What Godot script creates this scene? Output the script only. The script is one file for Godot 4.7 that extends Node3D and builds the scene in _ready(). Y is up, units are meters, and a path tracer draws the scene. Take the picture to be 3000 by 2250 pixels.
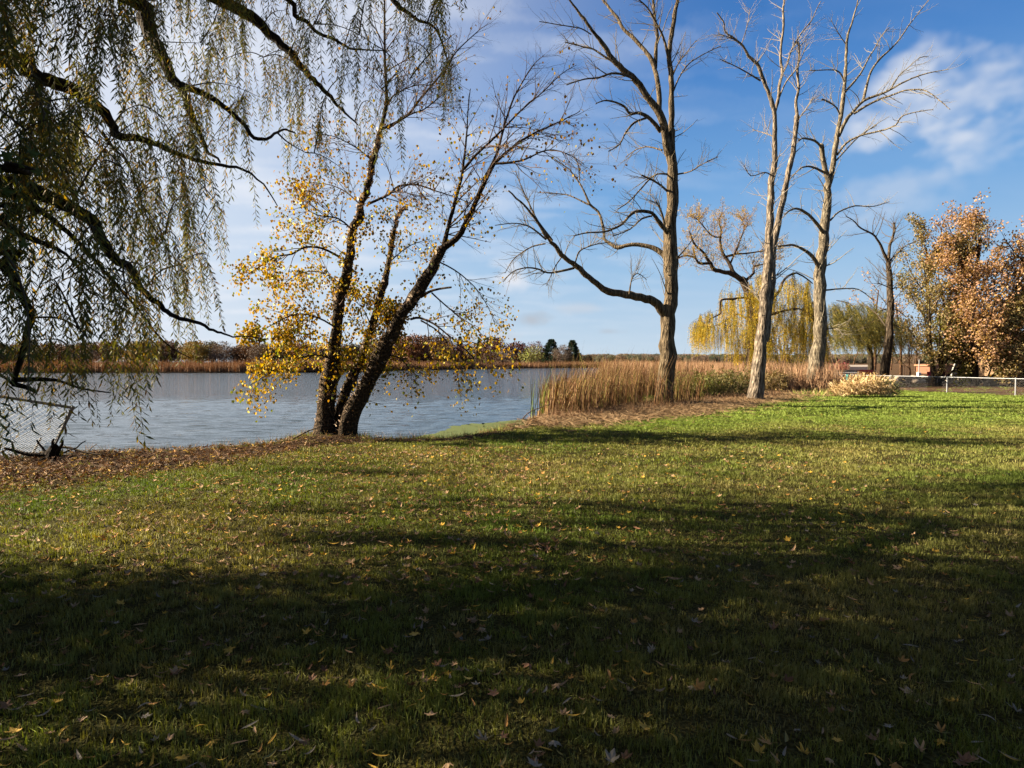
extends Node3D
# A lawn on a lake shore in late autumn: weeping willow, birch clump, bare ash trees, reed bed, far shore.

const F := 1800.0            # focal length in pixels of the 3000 x 2250 photograph
const EYE := Vector3(0.0, 1.7, 0.0)
const PITCH := 0.0361
const WATER := -0.55
const EXPOSURE := 5.6
const SUN_AZ := 84.0         # degrees to the left of straight ahead
const SUN_EL := 27.0

var rng := RandomNumberGenerator.new()
var used := {}
var M := {}
var n_fine := FastNoiseLite.new()
var n_mid := FastNoiseLite.new()
var lake := PackedVector2Array()
var front := PackedVector2Array()   # front edge of the reed bed

# ------------------------------------------------------------------ small helpers
class Acc:
	var v := PackedVector3Array()
	var n := PackedVector3Array()
	var c := PackedColorArray()
	var i := PackedInt32Array()
	func tri(a: Vector3, b: Vector3, d: Vector3, nn: Vector3, col: Color):
		var k := v.size()
		v.append(a)
		if (d - a).cross(b - a).dot(nn) >= 0.0:          # front faces run clockwise
			v.append(b); v.append(d)
		else:
			v.append(d); v.append(b)
		n.append(nn); n.append(nn); n.append(nn)
		c.append(col); c.append(col); c.append(col)
		i.append(k); i.append(k + 1); i.append(k + 2)
	func quad(a: Vector3, b: Vector3, d: Vector3, e: Vector3, nn: Vector3, col: Color):
		var k := v.size()
		if (e - a).cross(b - a).dot(nn) + (d - a).cross(b - a).dot(nn) + (e - a).cross(d - a).dot(nn) >= 0.0:
			v.append(a); v.append(b); v.append(d); v.append(e)
		else:
			v.append(a); v.append(e); v.append(d); v.append(b)
		for q in 4:
			n.append(nn); c.append(col)
		i.append(k); i.append(k + 1); i.append(k + 2)
		i.append(k); i.append(k + 2); i.append(k + 3)
	func mesh() -> ArrayMesh:
		var arr := []
		arr.resize(Mesh.ARRAY_MAX)
		arr[Mesh.ARRAY_VERTEX] = v
		arr[Mesh.ARRAY_NORMAL] = n
		arr[Mesh.ARRAY_COLOR] = c
		arr[Mesh.ARRAY_INDEX] = i
		var m := ArrayMesh.new()
		m.add_surface_from_arrays(Mesh.PRIMITIVE_TRIANGLES, arr)
		return m

func rf(a: float, b: float) -> float:
	return rng.randf_range(a, b)

func rv() -> Vector3:
	return Vector3(rng.randf_range(-1, 1), rng.randf_range(-1, 1), rng.randf_range(-1, 1))

func lin(r: float, g: float, b: float) -> Color:      # from 0..255 sRGB
	return Color(r / 255.0, g / 255.0, b / 255.0).srgb_to_linear()

func numbered(called: String) -> String:
	var k: int = used.get(called, 0)
	used[called] = k + 1
	return called if k == 0 else "%s_%03d" % [called, k]

func tag(o: Node, label: String, category := "", group := "", kind := ""):
	if label: o.set_meta("label", label)
	if category: o.set_meta("category", category)
	if group: o.set_meta("group", group)
	if kind: o.set_meta("kind", kind)

func thing(called: String, label: String, category: String, at := Vector3.ZERO, group := "") -> Node3D:
	var o := Node3D.new()
	o.name = numbered(called)
	add_child(o)
	o.position = at
	tag(o, label, category, group)
	return o

func put(mesh: Mesh, called: String, m: Material, parent: Node = null, kind := "") -> MeshInstance3D:
	var o := MeshInstance3D.new()
	o.mesh = mesh
	o.material_override = m
	if parent == null:
		o.name = numbered(called)
		add_child(o)
	else:
		o.name = called
		parent.add_child(o, true)
	if kind: o.set_meta("kind", kind)
	return o

func multi(mesh: Mesh, xf: Array, cols: PackedColorArray, called: String, m: Material, parent: Node = null, kind := "stuff") -> MultiMeshInstance3D:
	var mm := MultiMesh.new()
	mm.transform_format = MultiMesh.TRANSFORM_3D
	mm.use_colors = true
	mm.mesh = mesh
	mm.instance_count = xf.size()
	var b := PackedFloat32Array()
	b.resize(xf.size() * 16)
	var k := 0
	for j in xf.size():
		var t: Transform3D = xf[j]
		var x := t.basis.x; var y := t.basis.y; var z := t.basis.z; var o := t.origin
		b[k] = x.x; b[k + 1] = y.x; b[k + 2] = z.x; b[k + 3] = o.x
		b[k + 4] = x.y; b[k + 5] = y.y; b[k + 6] = z.y; b[k + 7] = o.y
		b[k + 8] = x.z; b[k + 9] = y.z; b[k + 10] = z.z; b[k + 11] = o.z
		var c := cols[j]
		b[k + 12] = c.r; b[k + 13] = c.g; b[k + 14] = c.b; b[k + 15] = 1.0
		k += 16
	mm.buffer = b
	var n := MultiMeshInstance3D.new()
	n.multimesh = mm
	n.material_override = m
	if parent == null:
		n.name = numbered(called)
		add_child(n)
	else:
		n.name = called
		parent.add_child(n, true)
	if kind: n.set_meta("kind", kind)
	return n

# a pixel of the photograph (3000 x 2250) at a distance straight ahead, and on the level ground
func at(px: float, py: float, depth: float) -> Vector3:
	var u := (px - 1500.0) / F
	var w := -(py - 1125.0) / F
	var c := cos(PITCH); var s := sin(PITCH)
	var d := Vector3(u, -s + w * c, -c - w * s)
	return EYE + d * (depth / (c + w * s))

func on_ground(px: float, py: float, y := 0.0) -> Vector3:
	var d := at(px, py, 1.0) - EYE
	return EYE + d * ((y - EYE.y) / d.y)

func to_px(p: Vector3) -> Vector2:
	var q := p - EYE
	var c := cos(PITCH); var s := sin(PITCH)
	var fw := -q.y * s - q.z * c
	var up := q.y * c - q.z * s
	if fw < 0.05: return Vector2(-99999, -99999)
	return Vector2(1500.0 + F * q.x / fw, 1125.0 - F * up / fw)

# ------------------------------------------------------------------ textures and materials
func noise_tex(sd: int, freq: float, lo: Color, hi: Color, w := 256, h := 256, octaves := 4, power := 1.0, kind := FastNoiseLite.TYPE_SIMPLEX_SMOOTH, ridged := false, stretch := 1) -> ImageTexture:
	var n := FastNoiseLite.new()
	n.seed = sd
	n.noise_type = kind
	n.frequency = freq
	n.fractal_octaves = octaves
	if ridged: n.fractal_type = FastNoiseLite.FRACTAL_RIDGED
	var g := n.get_seamless_image(w, h / stretch)
	if stretch > 1: g.resize(w, h, Image.INTERPOLATE_CUBIC)
	g.convert(Image.FORMAT_L8)
	var src := g.get_data()
	var out := PackedByteArray()
	out.resize(w * h * 3)
	var lut := PackedByteArray()
	lut.resize(768)
	for k in 256:
		var c := lo.lerp(hi, pow(k / 255.0, power))
		lut[k * 3] = int(clampf(c.r, 0, 1) * 255); lut[k * 3 + 1] = int(clampf(c.g, 0, 1) * 255); lut[k * 3 + 2] = int(clampf(c.b, 0, 1) * 255)
	for k in w * h:
		var q := src[k] * 3
		out[k * 3] = lut[q]; out[k * 3 + 1] = lut[q + 1]; out[k * 3 + 2] = lut[q + 2]
	return ImageTexture.create_from_image(Image.create_from_data(w, h, false, Image.FORMAT_RGB8, out))

func mat(c: Color, rough := 0.9, spec := 0.3) -> StandardMaterial3D:     # c is a linear base colour
	var m := StandardMaterial3D.new()
	m.albedo_color = c.linear_to_srgb()
	m.roughness = rough
	m.metallic_specular = spec
	return m

func leaf_mat(back: Color, rough := 0.65) -> StandardMaterial3D:
	var m := StandardMaterial3D.new()
	m.vertex_color_use_as_albedo = true
	m.roughness = rough
	m.metallic_specular = 0.25
	m.cull_mode = BaseMaterial3D.CULL_DISABLED
	m.backlight_enabled = true
	m.backlight = back
	return m

func bark_mat(c: Color, tex: Texture2D, hm: Texture2D, scale: Vector3, depth: float) -> StandardMaterial3D:
	var m := mat(c, 0.95, 0.2)
	m.vertex_color_use_as_albedo = true
	m.albedo_texture = tex
	m.heightmap_enabled = true
	m.heightmap_texture = hm
	m.heightmap_scale = depth
	m.uv1_triplanar = true
	m.uv1_world_triplanar = true
	m.uv1_scale = scale
	return m

func make_materials():
	var g1 := Color(0.45, 0.45, 0.45); var w1 := Color(1, 1, 1)
	var barkc := noise_tex(11, 0.035, Color(0.16, 0.15, 0.14), Color(1, 0.98, 0.95), 256, 256, 4, 1.1, FastNoiseLite.TYPE_SIMPLEX_SMOOTH, false, 4)
	var barkh := noise_tex(12, 0.035, Color(0, 0, 0), w1, 256, 256, 4, 1.0, FastNoiseLite.TYPE_SIMPLEX_SMOOTH, true, 4)
	M.bark = bark_mat(Color(1, 1, 1), barkc, barkh, Vector3(1.25, 0.8, 1.25), 7.0)
	var birchc := noise_tex(14, 0.05, Color(0.10, 0.085, 0.07), Color(1, 0.97, 0.93), 256, 256, 5, 1.7)
	var birchh := noise_tex(15, 0.05, Color(0, 0, 0), w1, 256, 256, 4, 1.0, FastNoiseLite.TYPE_SIMPLEX_SMOOTH, true)
	M.birch = bark_mat(Color(1, 1, 1), birchc, birchh, Vector3(1.6, 1.1, 1.6), 6.0)
	M.twig = mat(Color(1, 1, 1), 0.9, 0.2)
	M.twig.vertex_color_use_as_albedo = true
	M.leaf = leaf_mat(Color(0.9, 0.85, 0.45))
	M.leaf_dull = leaf_mat(Color(0.8, 0.74, 0.36), 0.6)
	M.blade = leaf_mat(Color(0.75, 0.75, 0.4), 0.7)
	M.reed = leaf_mat(Color(0.6, 0.5, 0.3), 0.75)
	M.dry = leaf_mat(Color(0.4, 0.34, 0.22), 0.8)
	var gt := noise_tex(21, 0.09, Color(0.35, 0.34, 0.30), w1, 512, 512, 5)
	M.ground = mat(Color(1, 1, 1), 1.0, 0.1)
	M.ground.vertex_color_use_as_albedo = true
	M.ground.albedo_texture = gt
	M.ground.heightmap_enabled = true
	M.ground.heightmap_texture = gt
	M.ground.heightmap_scale = 3.0
	M.ground.uv1_triplanar = true
	M.ground.uv1_world_triplanar = true
	M.ground.uv1_scale = Vector3(0.7, 0.7, 0.7)
	# water: dark lake water, wind ripples in the relief
	var nw := FastNoiseLite.new()
	nw.seed = 5; nw.noise_type = FastNoiseLite.TYPE_SIMPLEX_SMOOTH; nw.frequency = 0.03; nw.fractal_octaves = 4; nw.fractal_gain = 0.55
	var wi := nw.get_seamless_image(170, 1024)
	wi.resize(1024, 1024, Image.INTERPOLATE_CUBIC)
	wi.convert(Image.FORMAT_RGBA8)
	wi.bump_map_to_normal_map(4.2)
	M.water = mat(Color(0.012, 0.02, 0.022), 0.06, 0.5)
	M.water.normal_enabled = true
	M.water.normal_texture = ImageTexture.create_from_image(wi)
	M.water.normal_scale = 1.0
	M.water.uv1_triplanar = true
	M.water.uv1_world_triplanar = true
	M.water.uv1_scale = Vector3(0.11, 0.11, 0.11)
	M.weed = mat(Color(0.10, 0.125, 0.035), 0.8)
	M.weed.albedo_texture = noise_tex(31, 0.15, Color(0.5, 0.52, 0.4), w1, 256, 256, 4)
	M.weed.uv1_triplanar = true
	M.weed.uv1_world_triplanar = true
	M.weed.uv1_scale = Vector3(1.2, 1.2, 1.2)
	M.steel = mat(Color(0.24, 0.245, 0.25), 0.5, 0.5)
	M.steel.metallic = 0.6
	M.wire = mat(Color(0.22, 0.22, 0.22), 0.6, 0.4)
	M.steel_old = mat(Color(0.10, 0.10, 0.10), 0.6, 0.5)
	M.stone = mat(Color(0.45, 0.38, 0.31), 0.95)
	M.stone.albedo_texture = noise_tex(41, 0.05, Color(0.5, 0.47, 0.42), w1, 128, 128, 4)
	M.stone.uv1_triplanar = true
	M.stone.uv1_world_triplanar = true
	M.stone.vertex_color_use_as_albedo = true
	M.paint = mat(Color(1, 1, 1), 0.5, 0.4)
	M.paint.vertex_color_use_as_albedo = true
	M.siding = mat(Color(0.22, 0.145, 0.085), 0.8)
	M.siding.albedo_texture = noise_tex(43, 0.05, Color(0.75, 0.72, 0.7), w1, 128, 128, 3)
	M.siding.uv1_triplanar = true
	M.siding.uv1_world_triplanar = true

# ------------------------------------------------------------------ tubes and branching
func tube(a: Acc, pts: PackedVector3Array, rad: PackedFloat32Array, sides: int, col: Color, lump := 0.0):
	var n := pts.size()
	if n < 2: return
	var d := (pts[1] - pts[0]).normalized()
	var side := d.cross(Vector3(0.31, 0.2, 0.93)).normalized()
	var base := a.v.size()
	for j in n:
		var dn := d
		if j < n - 1: dn = (pts[j + 1] - pts[j]).normalized()
		var dd := (d + dn).normalized()
		if dd.length_squared() < 0.5: dd = dn
		d = dn
		side = (side - dd * side.dot(dd)).normalized()
		var up := dd.cross(side)
		for k in sides:
			var an := TAU * k / sides
			var nn := side * cos(an) + up * sin(an)
			var r := rad[j]
			if lump > 0.0:
				r *= 1.0 + lump * n_fine.get_noise_3dv(pts[j] * 22.0 + nn * 5.0)
			a.v.append(pts[j] + nn * r)
			a.n.append(nn)
			a.c.append(col)
	for j in n - 1:
		for k in sides:
			var p := base + j * sides + k
			var q := base + j * sides + (k + 1) % sides
			a.i.append(p); a.i.append(p + sides); a.i.append(q)
			a.i.append(q); a.i.append(p + sides); a.i.append(q + sides)
	var tip := a.v.size()
	a.v.append(pts[n - 1] + d * rad[n - 1]); a.n.append(d); a.c.append(col)
	var lastr := base + (n - 1) * sides
	for k in sides:
		a.i.append(lastr + k); a.i.append(tip); a.i.append(lastr + (k + 1) % sides)

func smooth(p: PackedVector3Array, sub: int) -> PackedVector3Array:
	var out := PackedVector3Array()
	var n := p.size()
	for j in n - 1:
		var p0 := p[maxi(j - 1, 0)]; var p1 := p[j]; var p2 := p[j + 1]; var p3 := p[mini(j + 2, n - 1)]
		for k in sub:
			out.append(p1.cubic_interpolate(p2, p0, p3, float(k) / sub))
	out.append(p[n - 1])
	return out

# a limb traced in the photograph: pixel pairs, distance at its start and end, widths in pixels at its start and end
func limb_points(px: Array, d0: float, d1: float, sub := 3) -> PackedVector3Array:
	var p := PackedVector3Array()
	var n := px.size() / 2
	for j in n:
		p.append(at(px[2 * j], px[2 * j + 1], lerpf(d0, d1, float(j) / maxi(n - 1, 1))))
	return smooth(p, sub)

func taper(n: int, r0: float, r1: float, flare := 0.0, power := 0.9) -> PackedFloat32Array:
	var r := PackedFloat32Array()
	for j in n:
		var t := float(j) / maxi(n - 1, 1)
		var q := lerpf(r0, r1, pow(t, power))
		if flare > 0.0: q *= 1.0 + flare * exp(-t * 22.0)
		r.append(q)
	return r

func jitter(p: PackedVector3Array, amount: float) -> PackedVector3Array:
	for j in range(1, p.size()):
		p[j] += rv() * amount
	return p

# o: seg, wander, trop, kids, ang, ratio, last level, sides, colour
func grow(a: Acc, tips: Array, p: Vector3, d: Vector3, length: float, r: float, lvl: int, o: Dictionary):
	var n: int = o.seg[mini(lvl, o.seg.size() - 1)]
	var seg := length / n
	var pts := PackedVector3Array([p])
	var rad := PackedFloat32Array([r])
	var last: int = o.last
	var trop: float = o.trop[mini(lvl, o.trop.size() - 1)]
	var kids: float = o.kids[mini(lvl, o.kids.size() - 1)]
	var ang: float = o.ang[mini(lvl, o.ang.size() - 1)]
	var begin: float = o.get("begin", 0.2)
	for j in n:
		d = (d + rv() * o.wander + Vector3(0, trop, 0) + o.get("wind", Vector3.ZERO)).normalized()
		p += d * seg
		pts.append(p)
		var t := float(j + 1) / n
		rad.append(r * lerpf(1.0, 0.32, t))
		if lvl < last and t > begin:
			var m := kids / n
			while m > 0.0:
				if rng.randf() < m:
					var ax := d.cross(rv()).normalized()
					var cd := d.rotated(ax, ang * rf(0.65, 1.25))
					grow(a, tips, p - d * seg * rng.randf(), cd, length * o.ratio * rf(0.6, 1.1) * (1.15 - 0.5 * t), r * lerpf(1.0, 0.32, t) * 0.6, lvl + 1, o)
				m -= 1.0
	if lvl == last:
		for j in range(1, pts.size()): tips.append([pts[j], d])
	else:
		tips.append([p, d])
	var sides: int = o.sides[mini(lvl, o.sides.size() - 1)]
	tube(a, pts, rad, sides, o.col)

# bare twigs along a limb
func twigs_on(a: Acc, tips: Array, pts: PackedVector3Array, rad: PackedFloat32Array, count: int, from: float, length: float, o: Dictionary, lean := Vector3.ZERO, thick := 0.012):
	for k in count:
		var t := lerpf(from, 1.0, pow(rng.randf(), 0.8))
		var j := clampi(int(t * (pts.size() - 1)), 0, pts.size() - 2)
		var d := (pts[j + 1] - pts[j]).normalized()
		var cd := d.rotated(d.cross(rv()).normalized(), rf(0.5, 1.2))
		cd = (cd + lean).normalized()
		var l := length * rf(0.4, 1.2) * (1.2 - 0.6 * t)
		grow(a, tips, pts[j].lerp(pts[j + 1], rng.randf()), cd, l, minf(rad[j] * 0.5, l * thick + 0.002), 0, o)

# leaf shapes (unit length along +y)
func add_leaf(a: Acc, p: Vector3, d: Vector3, nn: Vector3, length: float, width: float, col: Color):
	var s := d.cross(nn).normalized() * width * 0.5
	var mid := p + d * length * 0.45
	var fold := nn * width * 0.18
	a.tri(p, mid + s + fold, p + d * length, (nn - s * 0.5 / maxf(width, 0.001)).normalized(), col)
	a.tri(p, p + d * length, mid - s + fold, (nn + s * 0.5 / maxf(width, 0.001)).normalized(), col)

func one_leaf(width: float) -> ArrayMesh:
	var a := Acc.new()
	add_leaf(a, Vector3.ZERO, Vector3.UP, Vector3.BACK, 1.0, width, Color(1, 1, 1))
	return a.mesh()

func round_leaf() -> ArrayMesh:                     # birch: broad, pointed, bent
	var a := Acc.new()
	var o := [Vector2(0, 0), Vector2(0.36, 0.22), Vector2(0.42, 0.45), Vector2(0.24, 0.78), Vector2(0, 1.0)]
	for s in [1.0, -1.0]:
		for j in 4:
			var p: Vector2 = o[j]; var q: Vector2 = o[j + 1]
			var c0 := Vector3(0, p.y, 0); var c1 := Vector3(0, q.y, 0)
			var e0 := Vector3(p.x * s, p.y, absf(p.x) * 0.3); var e1 := Vector3(q.x * s, q.y, absf(q.x) * 0.3)
			var nn := Vector3(-s * 0.3, 0, 1).normalized()
			a.quad(c0, e0, e1, c1, nn, Color(1, 1, 1))
	return a.mesh()

func lobed_leaf(curl: float, sd: int) -> ArrayMesh:  # maple: five lobes, lies in the xz plane, stalk towards -z
	var a := Acc.new()
	var r := RandomNumberGenerator.new()
	r.seed = sd
	var rim := PackedVector3Array()
	var prof := [[-165, 0.28], [-140, 0.5], [-118, 0.62], [-100, 0.36], [-72, 0.78], [-58, 0.88], [-45, 0.5], [-25, 0.62], [0, 1.0], [25, 0.62], [45, 0.5], [58, 0.88], [72, 0.78], [100, 0.36], [118, 0.62], [140, 0.5], [165, 0.28]]
	for e in prof:
		var an: float = deg_to_rad(e[0]); var q: float = e[1] * r.randf_range(0.42, 0.56)
		var y := curl * q * q * 2.4 + r.randf_range(-0.04, 0.07) * absf(curl) * 2.0
		rim.append(Vector3(sin(an) * q * (1.0 - 0.25 * absf(curl)), y, cos(an) * q))
	var c := Vector3(0, 0.02, 0)
	for j in rim.size() - 1:
		var nn := (rim[j + 1] - c).cross(rim[j] - c).normalized()
		if nn.y < 0: nn = -nn
		a.tri(c, rim[j], rim[j + 1], nn, Color(1, 1, 1))
	a.quad(Vector3(-0.012, 0, -0.05), Vector3(0.012, 0, -0.05), Vector3(0.03, 0.05 + curl * 0.2, -0.5), Vector3(0.01, 0.05 + curl * 0.2, -0.5), Vector3.UP, Color(0.8, 0.7, 0.6))
	return a.mesh()

func narrow_leaf(bend: float, twist: float) -> ArrayMesh:  # fallen willow leaf along z
	var a := Acc.new()
	var w := [0.0, 0.07, 0.085, 0.06, 0.0]
	for j in 4:
		var z0 := j * 0.25 - 0.5; var z1 := z0 + 0.25
		var y0 := bend * (z0 * z0) ; var y1 := bend * (z1 * z1)
		var x0 := twist * z0 * z0; var x1 := twist * z1 * z1
		for s in [1.0, -1.0]:
			a.quad(Vector3(x0, y0, z0), Vector3(x0 + s * w[j], y0 + w[j] * 0.5, z0), Vector3(x1 + s * w[j + 1], y1 + w[j + 1] * 0.5, z1), Vector3(x1, y1, z1), Vector3(-s * 0.4, 1, 0).normalized(), Color(1, 1, 1))
	return a.mesh()

# ------------------------------------------------------------------ ground
func seg_dist(p: Vector2, a: Vector2, b: Vector2) -> float:
	var ab := b - a
	var t := clampf((p - a).dot(ab) / ab.length_squared(), 0.0, 1.0)
	return p.distance_to(a + ab * t)

func poly_dist(p: Vector2, poly: PackedVector2Array, closed: bool) -> float:
	var best := 1e9
	for j in poly.size() - (0 if closed else 1):
		best = minf(best, seg_dist(p, poly[j], poly[(j + 1) % poly.size()]))
	return best

func shore(x: float, z: float) -> float:          # positive on land; z is negative ahead
	var p := Vector2(x, -z)
	var d := poly_dist(p, lake, true)
	return -d if Geometry2D.is_point_in_polygon(p, lake) else d

func ground_y(x: float, z: float, s: float) -> float:
	var bump := n_mid.get_noise_2d(x * 6.0, z * 6.0) * 0.035
	if s >= 0.0:
		return bump * clampf(s, 0.0, 1.0) + clampf(-z - 110.0, 0.0, 60.0) * 0.004 - 0.05 * exp(-s * 2.0)
	return maxf(-1.6, -0.05 + s * (1.25 if z > -24.0 else 0.55)) + bump * 0.3

func edge_x(z: float) -> float:                   # the fence line on the right
	return 25.1 + (z + 30.6) * 0.383

# share of: green lawn, brown litter, pale straw
func zone(x: float, z: float, s: float) -> Vector3:
	var n := n_mid.get_noise_2d(x * 3.0, z * 3.0) * 0.6
	var nf := n_fine.get_noise_2d(x * 9.0, z * 9.0) * 0.5
	var w := lerpf(5.2, 1.0, smoothstep(-7.0, -2.6, x))
	var brown := smoothstep(w * 1.15, w * 0.45, s + n * 0.5 + nf * 0.6) if s < 8.0 else 0.0
	if z < -100.0: brown = 1.0
	var straw := 0.0
	if x > -2.0 and z < -12.0 and z > -60.0:
		var fd := poly_dist(Vector2(x, -z), front, false)
		straw = smoothstep(2.6, 0.6, fd + n * 1.2 + nf)
	var past := smoothstep(-0.5, 0.6, x - edge_x(z) + nf) if z < -20.0 else 0.0
	past = maxf(past, smoothstep(-43.0, -46.0, z + nf))
	brown = maxf(brown, past)
	if z < -20.0 and past > 0.4: straw = 0.0
	straw *= 1.0 - past
	var green := clampf(1.0 - maxf(brown, straw), 0.0, 1.0)
	return Vector3(green, brown * (1.0 - straw * 0.7), straw)

func ground_colour(x: float, z: float, s: float) -> Color:
	var q := zone(x, z, s)
	var n := n_mid.get_noise_2d(x * 5.0 + 40.0, z * 5.0) * 0.5 + 0.5
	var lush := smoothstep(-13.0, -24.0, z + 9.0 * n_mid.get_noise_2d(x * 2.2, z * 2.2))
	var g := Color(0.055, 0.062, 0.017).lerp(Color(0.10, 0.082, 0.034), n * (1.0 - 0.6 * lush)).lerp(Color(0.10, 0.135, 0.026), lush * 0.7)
	var b := Color(0.085, 0.05, 0.026).lerp(Color(0.045, 0.03, 0.018), n)
	if x > 15.0 and z < -20.0: b = Color(0.19, 0.115, 0.07).lerp(Color(0.13, 0.085, 0.05), n)      # dry leaves lying beyond the fence
	var w := Color(0.17, 0.115, 0.06).lerp(Color(0.10, 0.065, 0.032), n)
	if s < -0.2: return Color(0.03, 0.028, 0.018)
	return g * q.x + b * q.y + w * q.z

func spread(lo: float, hi: float, step: float, out_lo: float, out_hi: float) -> PackedFloat32Array:
	var left := PackedFloat32Array()
	var v := lo; var st := step
	while v > out_lo:
		st *= 1.28
		v -= st
		left.append(v)
	left.reverse()
	var r := left
	v = lo
	while v < hi:
		r.append(v)
		v += step
	st = step
	while v < out_hi:
		r.append(v)
		st *= 1.28
		v += st
	r.append(out_hi)
	return r

func make_ground():
	var near := [[-700, 1345], [-250, 1340], [0, 1334], [270, 1318], [570, 1309], [760, 1295], [870, 1272], [940, 1258], [1040, 1266], [1100, 1278], [1220, 1277], [1330, 1275], [1430, 1256], [1490, 1245], [1570, 1230]]
	lake.append(Vector2(-300, 14)); lake.append(Vector2(-40, 12.5))
	for e in near:
		var p := on_ground(e[0], e[1])
		lake.append(Vector2(p.x, -p.z))
	for e in [[2.4, 24], [5.0, 34], [10.0, 60], [22.0, 110], [38.0, 170], [52.0, 215], [40.0, 236]]: lake.append(Vector2(e[0], e[1]))
	for e in [[16, 226], [-15, 185], [-29, 157], [-40, 131], [-57, 127], [-105, 126], [-300, 128]]: lake.append(Vector2(e[0], e[1]))
	for e in [[1570, 1234], [1640, 1222], [1760, 1212], [1900, 1203], [2040, 1186], [2130, 1172], [2200, 1164], [2260, 1152], [2330, 1141]]:
		var p := on_ground(e[0], e[1])
		front.append(Vector2(p.x, -p.z))
	var xs := spread(-14.0, 30.0, 0.32, -1600.0, 1600.0)
	var zs := spread(-46.0, 1.0, 0.32, -2200.0, 160.0)
	var a := Acc.new()
	var nx := xs.size()
	for z in zs:
		for x in xs:
			var s := shore(x, z)
			a.v.append(Vector3(x, ground_y(x, z, s), z))
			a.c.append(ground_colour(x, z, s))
			a.n.append(Vector3.UP)
	for j in zs.size() - 1:
		for k in nx - 1:
			var p := j * nx + k
			a.i.append(p); a.i.append(p + 1); a.i.append(p + nx)
			a.i.append(p + 1); a.i.append(p + nx + 1); a.i.append(p + nx)
	for j in range(1, zs.size() - 1):
		for k in range(1, nx - 1):
			var p := j * nx + k
			a.n[p] = Vector3(-(a.v[p + 1].y - a.v[p - 1].y) / (xs[k + 1] - xs[k - 1]), 1.0, -(a.v[p + nx].y - a.v[p - nx].y) / (zs[j + 1] - zs[j - 1])).normalized()
	tag(put(a.mesh(), "ground", M.ground), "mown lawn sloping gently down to the lake shore", "", "", "structure")
	# lake surface with long low waves
	var w := Acc.new()
	var wx := spread(-46.0, 9.0, 0.28, -320.0, 60.0)
	var wz := spread(-46.0, -10.0, 0.11, -240.0, -8.0)
	var nwx := wx.size()
	var wn := FastNoiseLite.new()
	wn.seed = 77; wn.frequency = 1.0; wn.fractal_octaves = 4; wn.fractal_gain = 0.5; wn.fractal_lacunarity = 1.9
	for z in wz:
		for x in wx:
			var amp := 0.066 * smoothstep(-9.0, -16.0, z) * smoothstep(-44.0, -22.0, z)
			w.v.append(Vector3(x, WATER + wn.get_noise_2d(x * 0.28 + z * 0.1, z * 0.85) * amp, z))
			w.n.append(Vector3.UP)
			w.c.append(Color(1, 1, 1))
	for j in wz.size() - 1:
		for k in nwx - 1:
			var p := j * nwx + k
			w.i.append(p); w.i.append(p + 1); w.i.append(p + nwx)
			w.i.append(p + 1); w.i.append(p + nwx + 1); w.i.append(p + nwx)
	for j in range(1, wz.size() - 1):
		for k in range(1, nwx - 1):
			var p := j * nwx + k
			w.n[p] = Vector3(-(w.v[p + 1].y - w.v[p - 1].y) / (wx[k + 1] - wx[k - 1]), 1.0, -(w.v[p + nwx].y - w.v[p - nwx].y) / (wz[j + 1] - wz[j - 1])).normalized()
	tag(put(w.mesh(), "water", M.water), "rippled blue grey lake water", "", "", "structure")

# ------------------------------------------------------------------ grass and what lies on it
func grass_tuft(sd: int, blades: int, spread_r: float, h: float, width: float) -> ArrayMesh:
	var a := Acc.new()
	rng.seed = sd
	for k in blades:
		var an := rf(0, TAU); var r := sqrt(rng.randf()) * spread_r
		var p := Vector3(cos(an) * r, -0.01, sin(an) * r)
		var lean := Vector3(rf(-1, 1), 0, rf(-1, 1)) * rf(0.1, 0.9)
		var hh := h * rf(0.5, 1.2)
		var s := Vector3(cos(an * 3.1), 0, sin(an * 3.1)) * width
		var mid := p + Vector3(0, hh * 0.6, 0) + lean * hh * 0.3
		var tip := p + Vector3(0, hh * rf(0.75, 1.0), 0) + lean * hh
		var tone := rf(0.75, 1.25)
		var col := Color(tone, tone, tone)
		if rng.randf() < 0.16: col = Color(2.2, 1.35, 1.7) * tone
		var nn := (Vector3(-s.z, 0, s.x).normalized() + Vector3.UP * 0.8).normalized()
		a.quad(p - s, p + s, mid + s * 0.8, mid - s * 0.8, nn, col)
		a.tri(mid - s * 0.8, mid + s * 0.8, tip, nn, col)
	return a.mesh()

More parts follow.
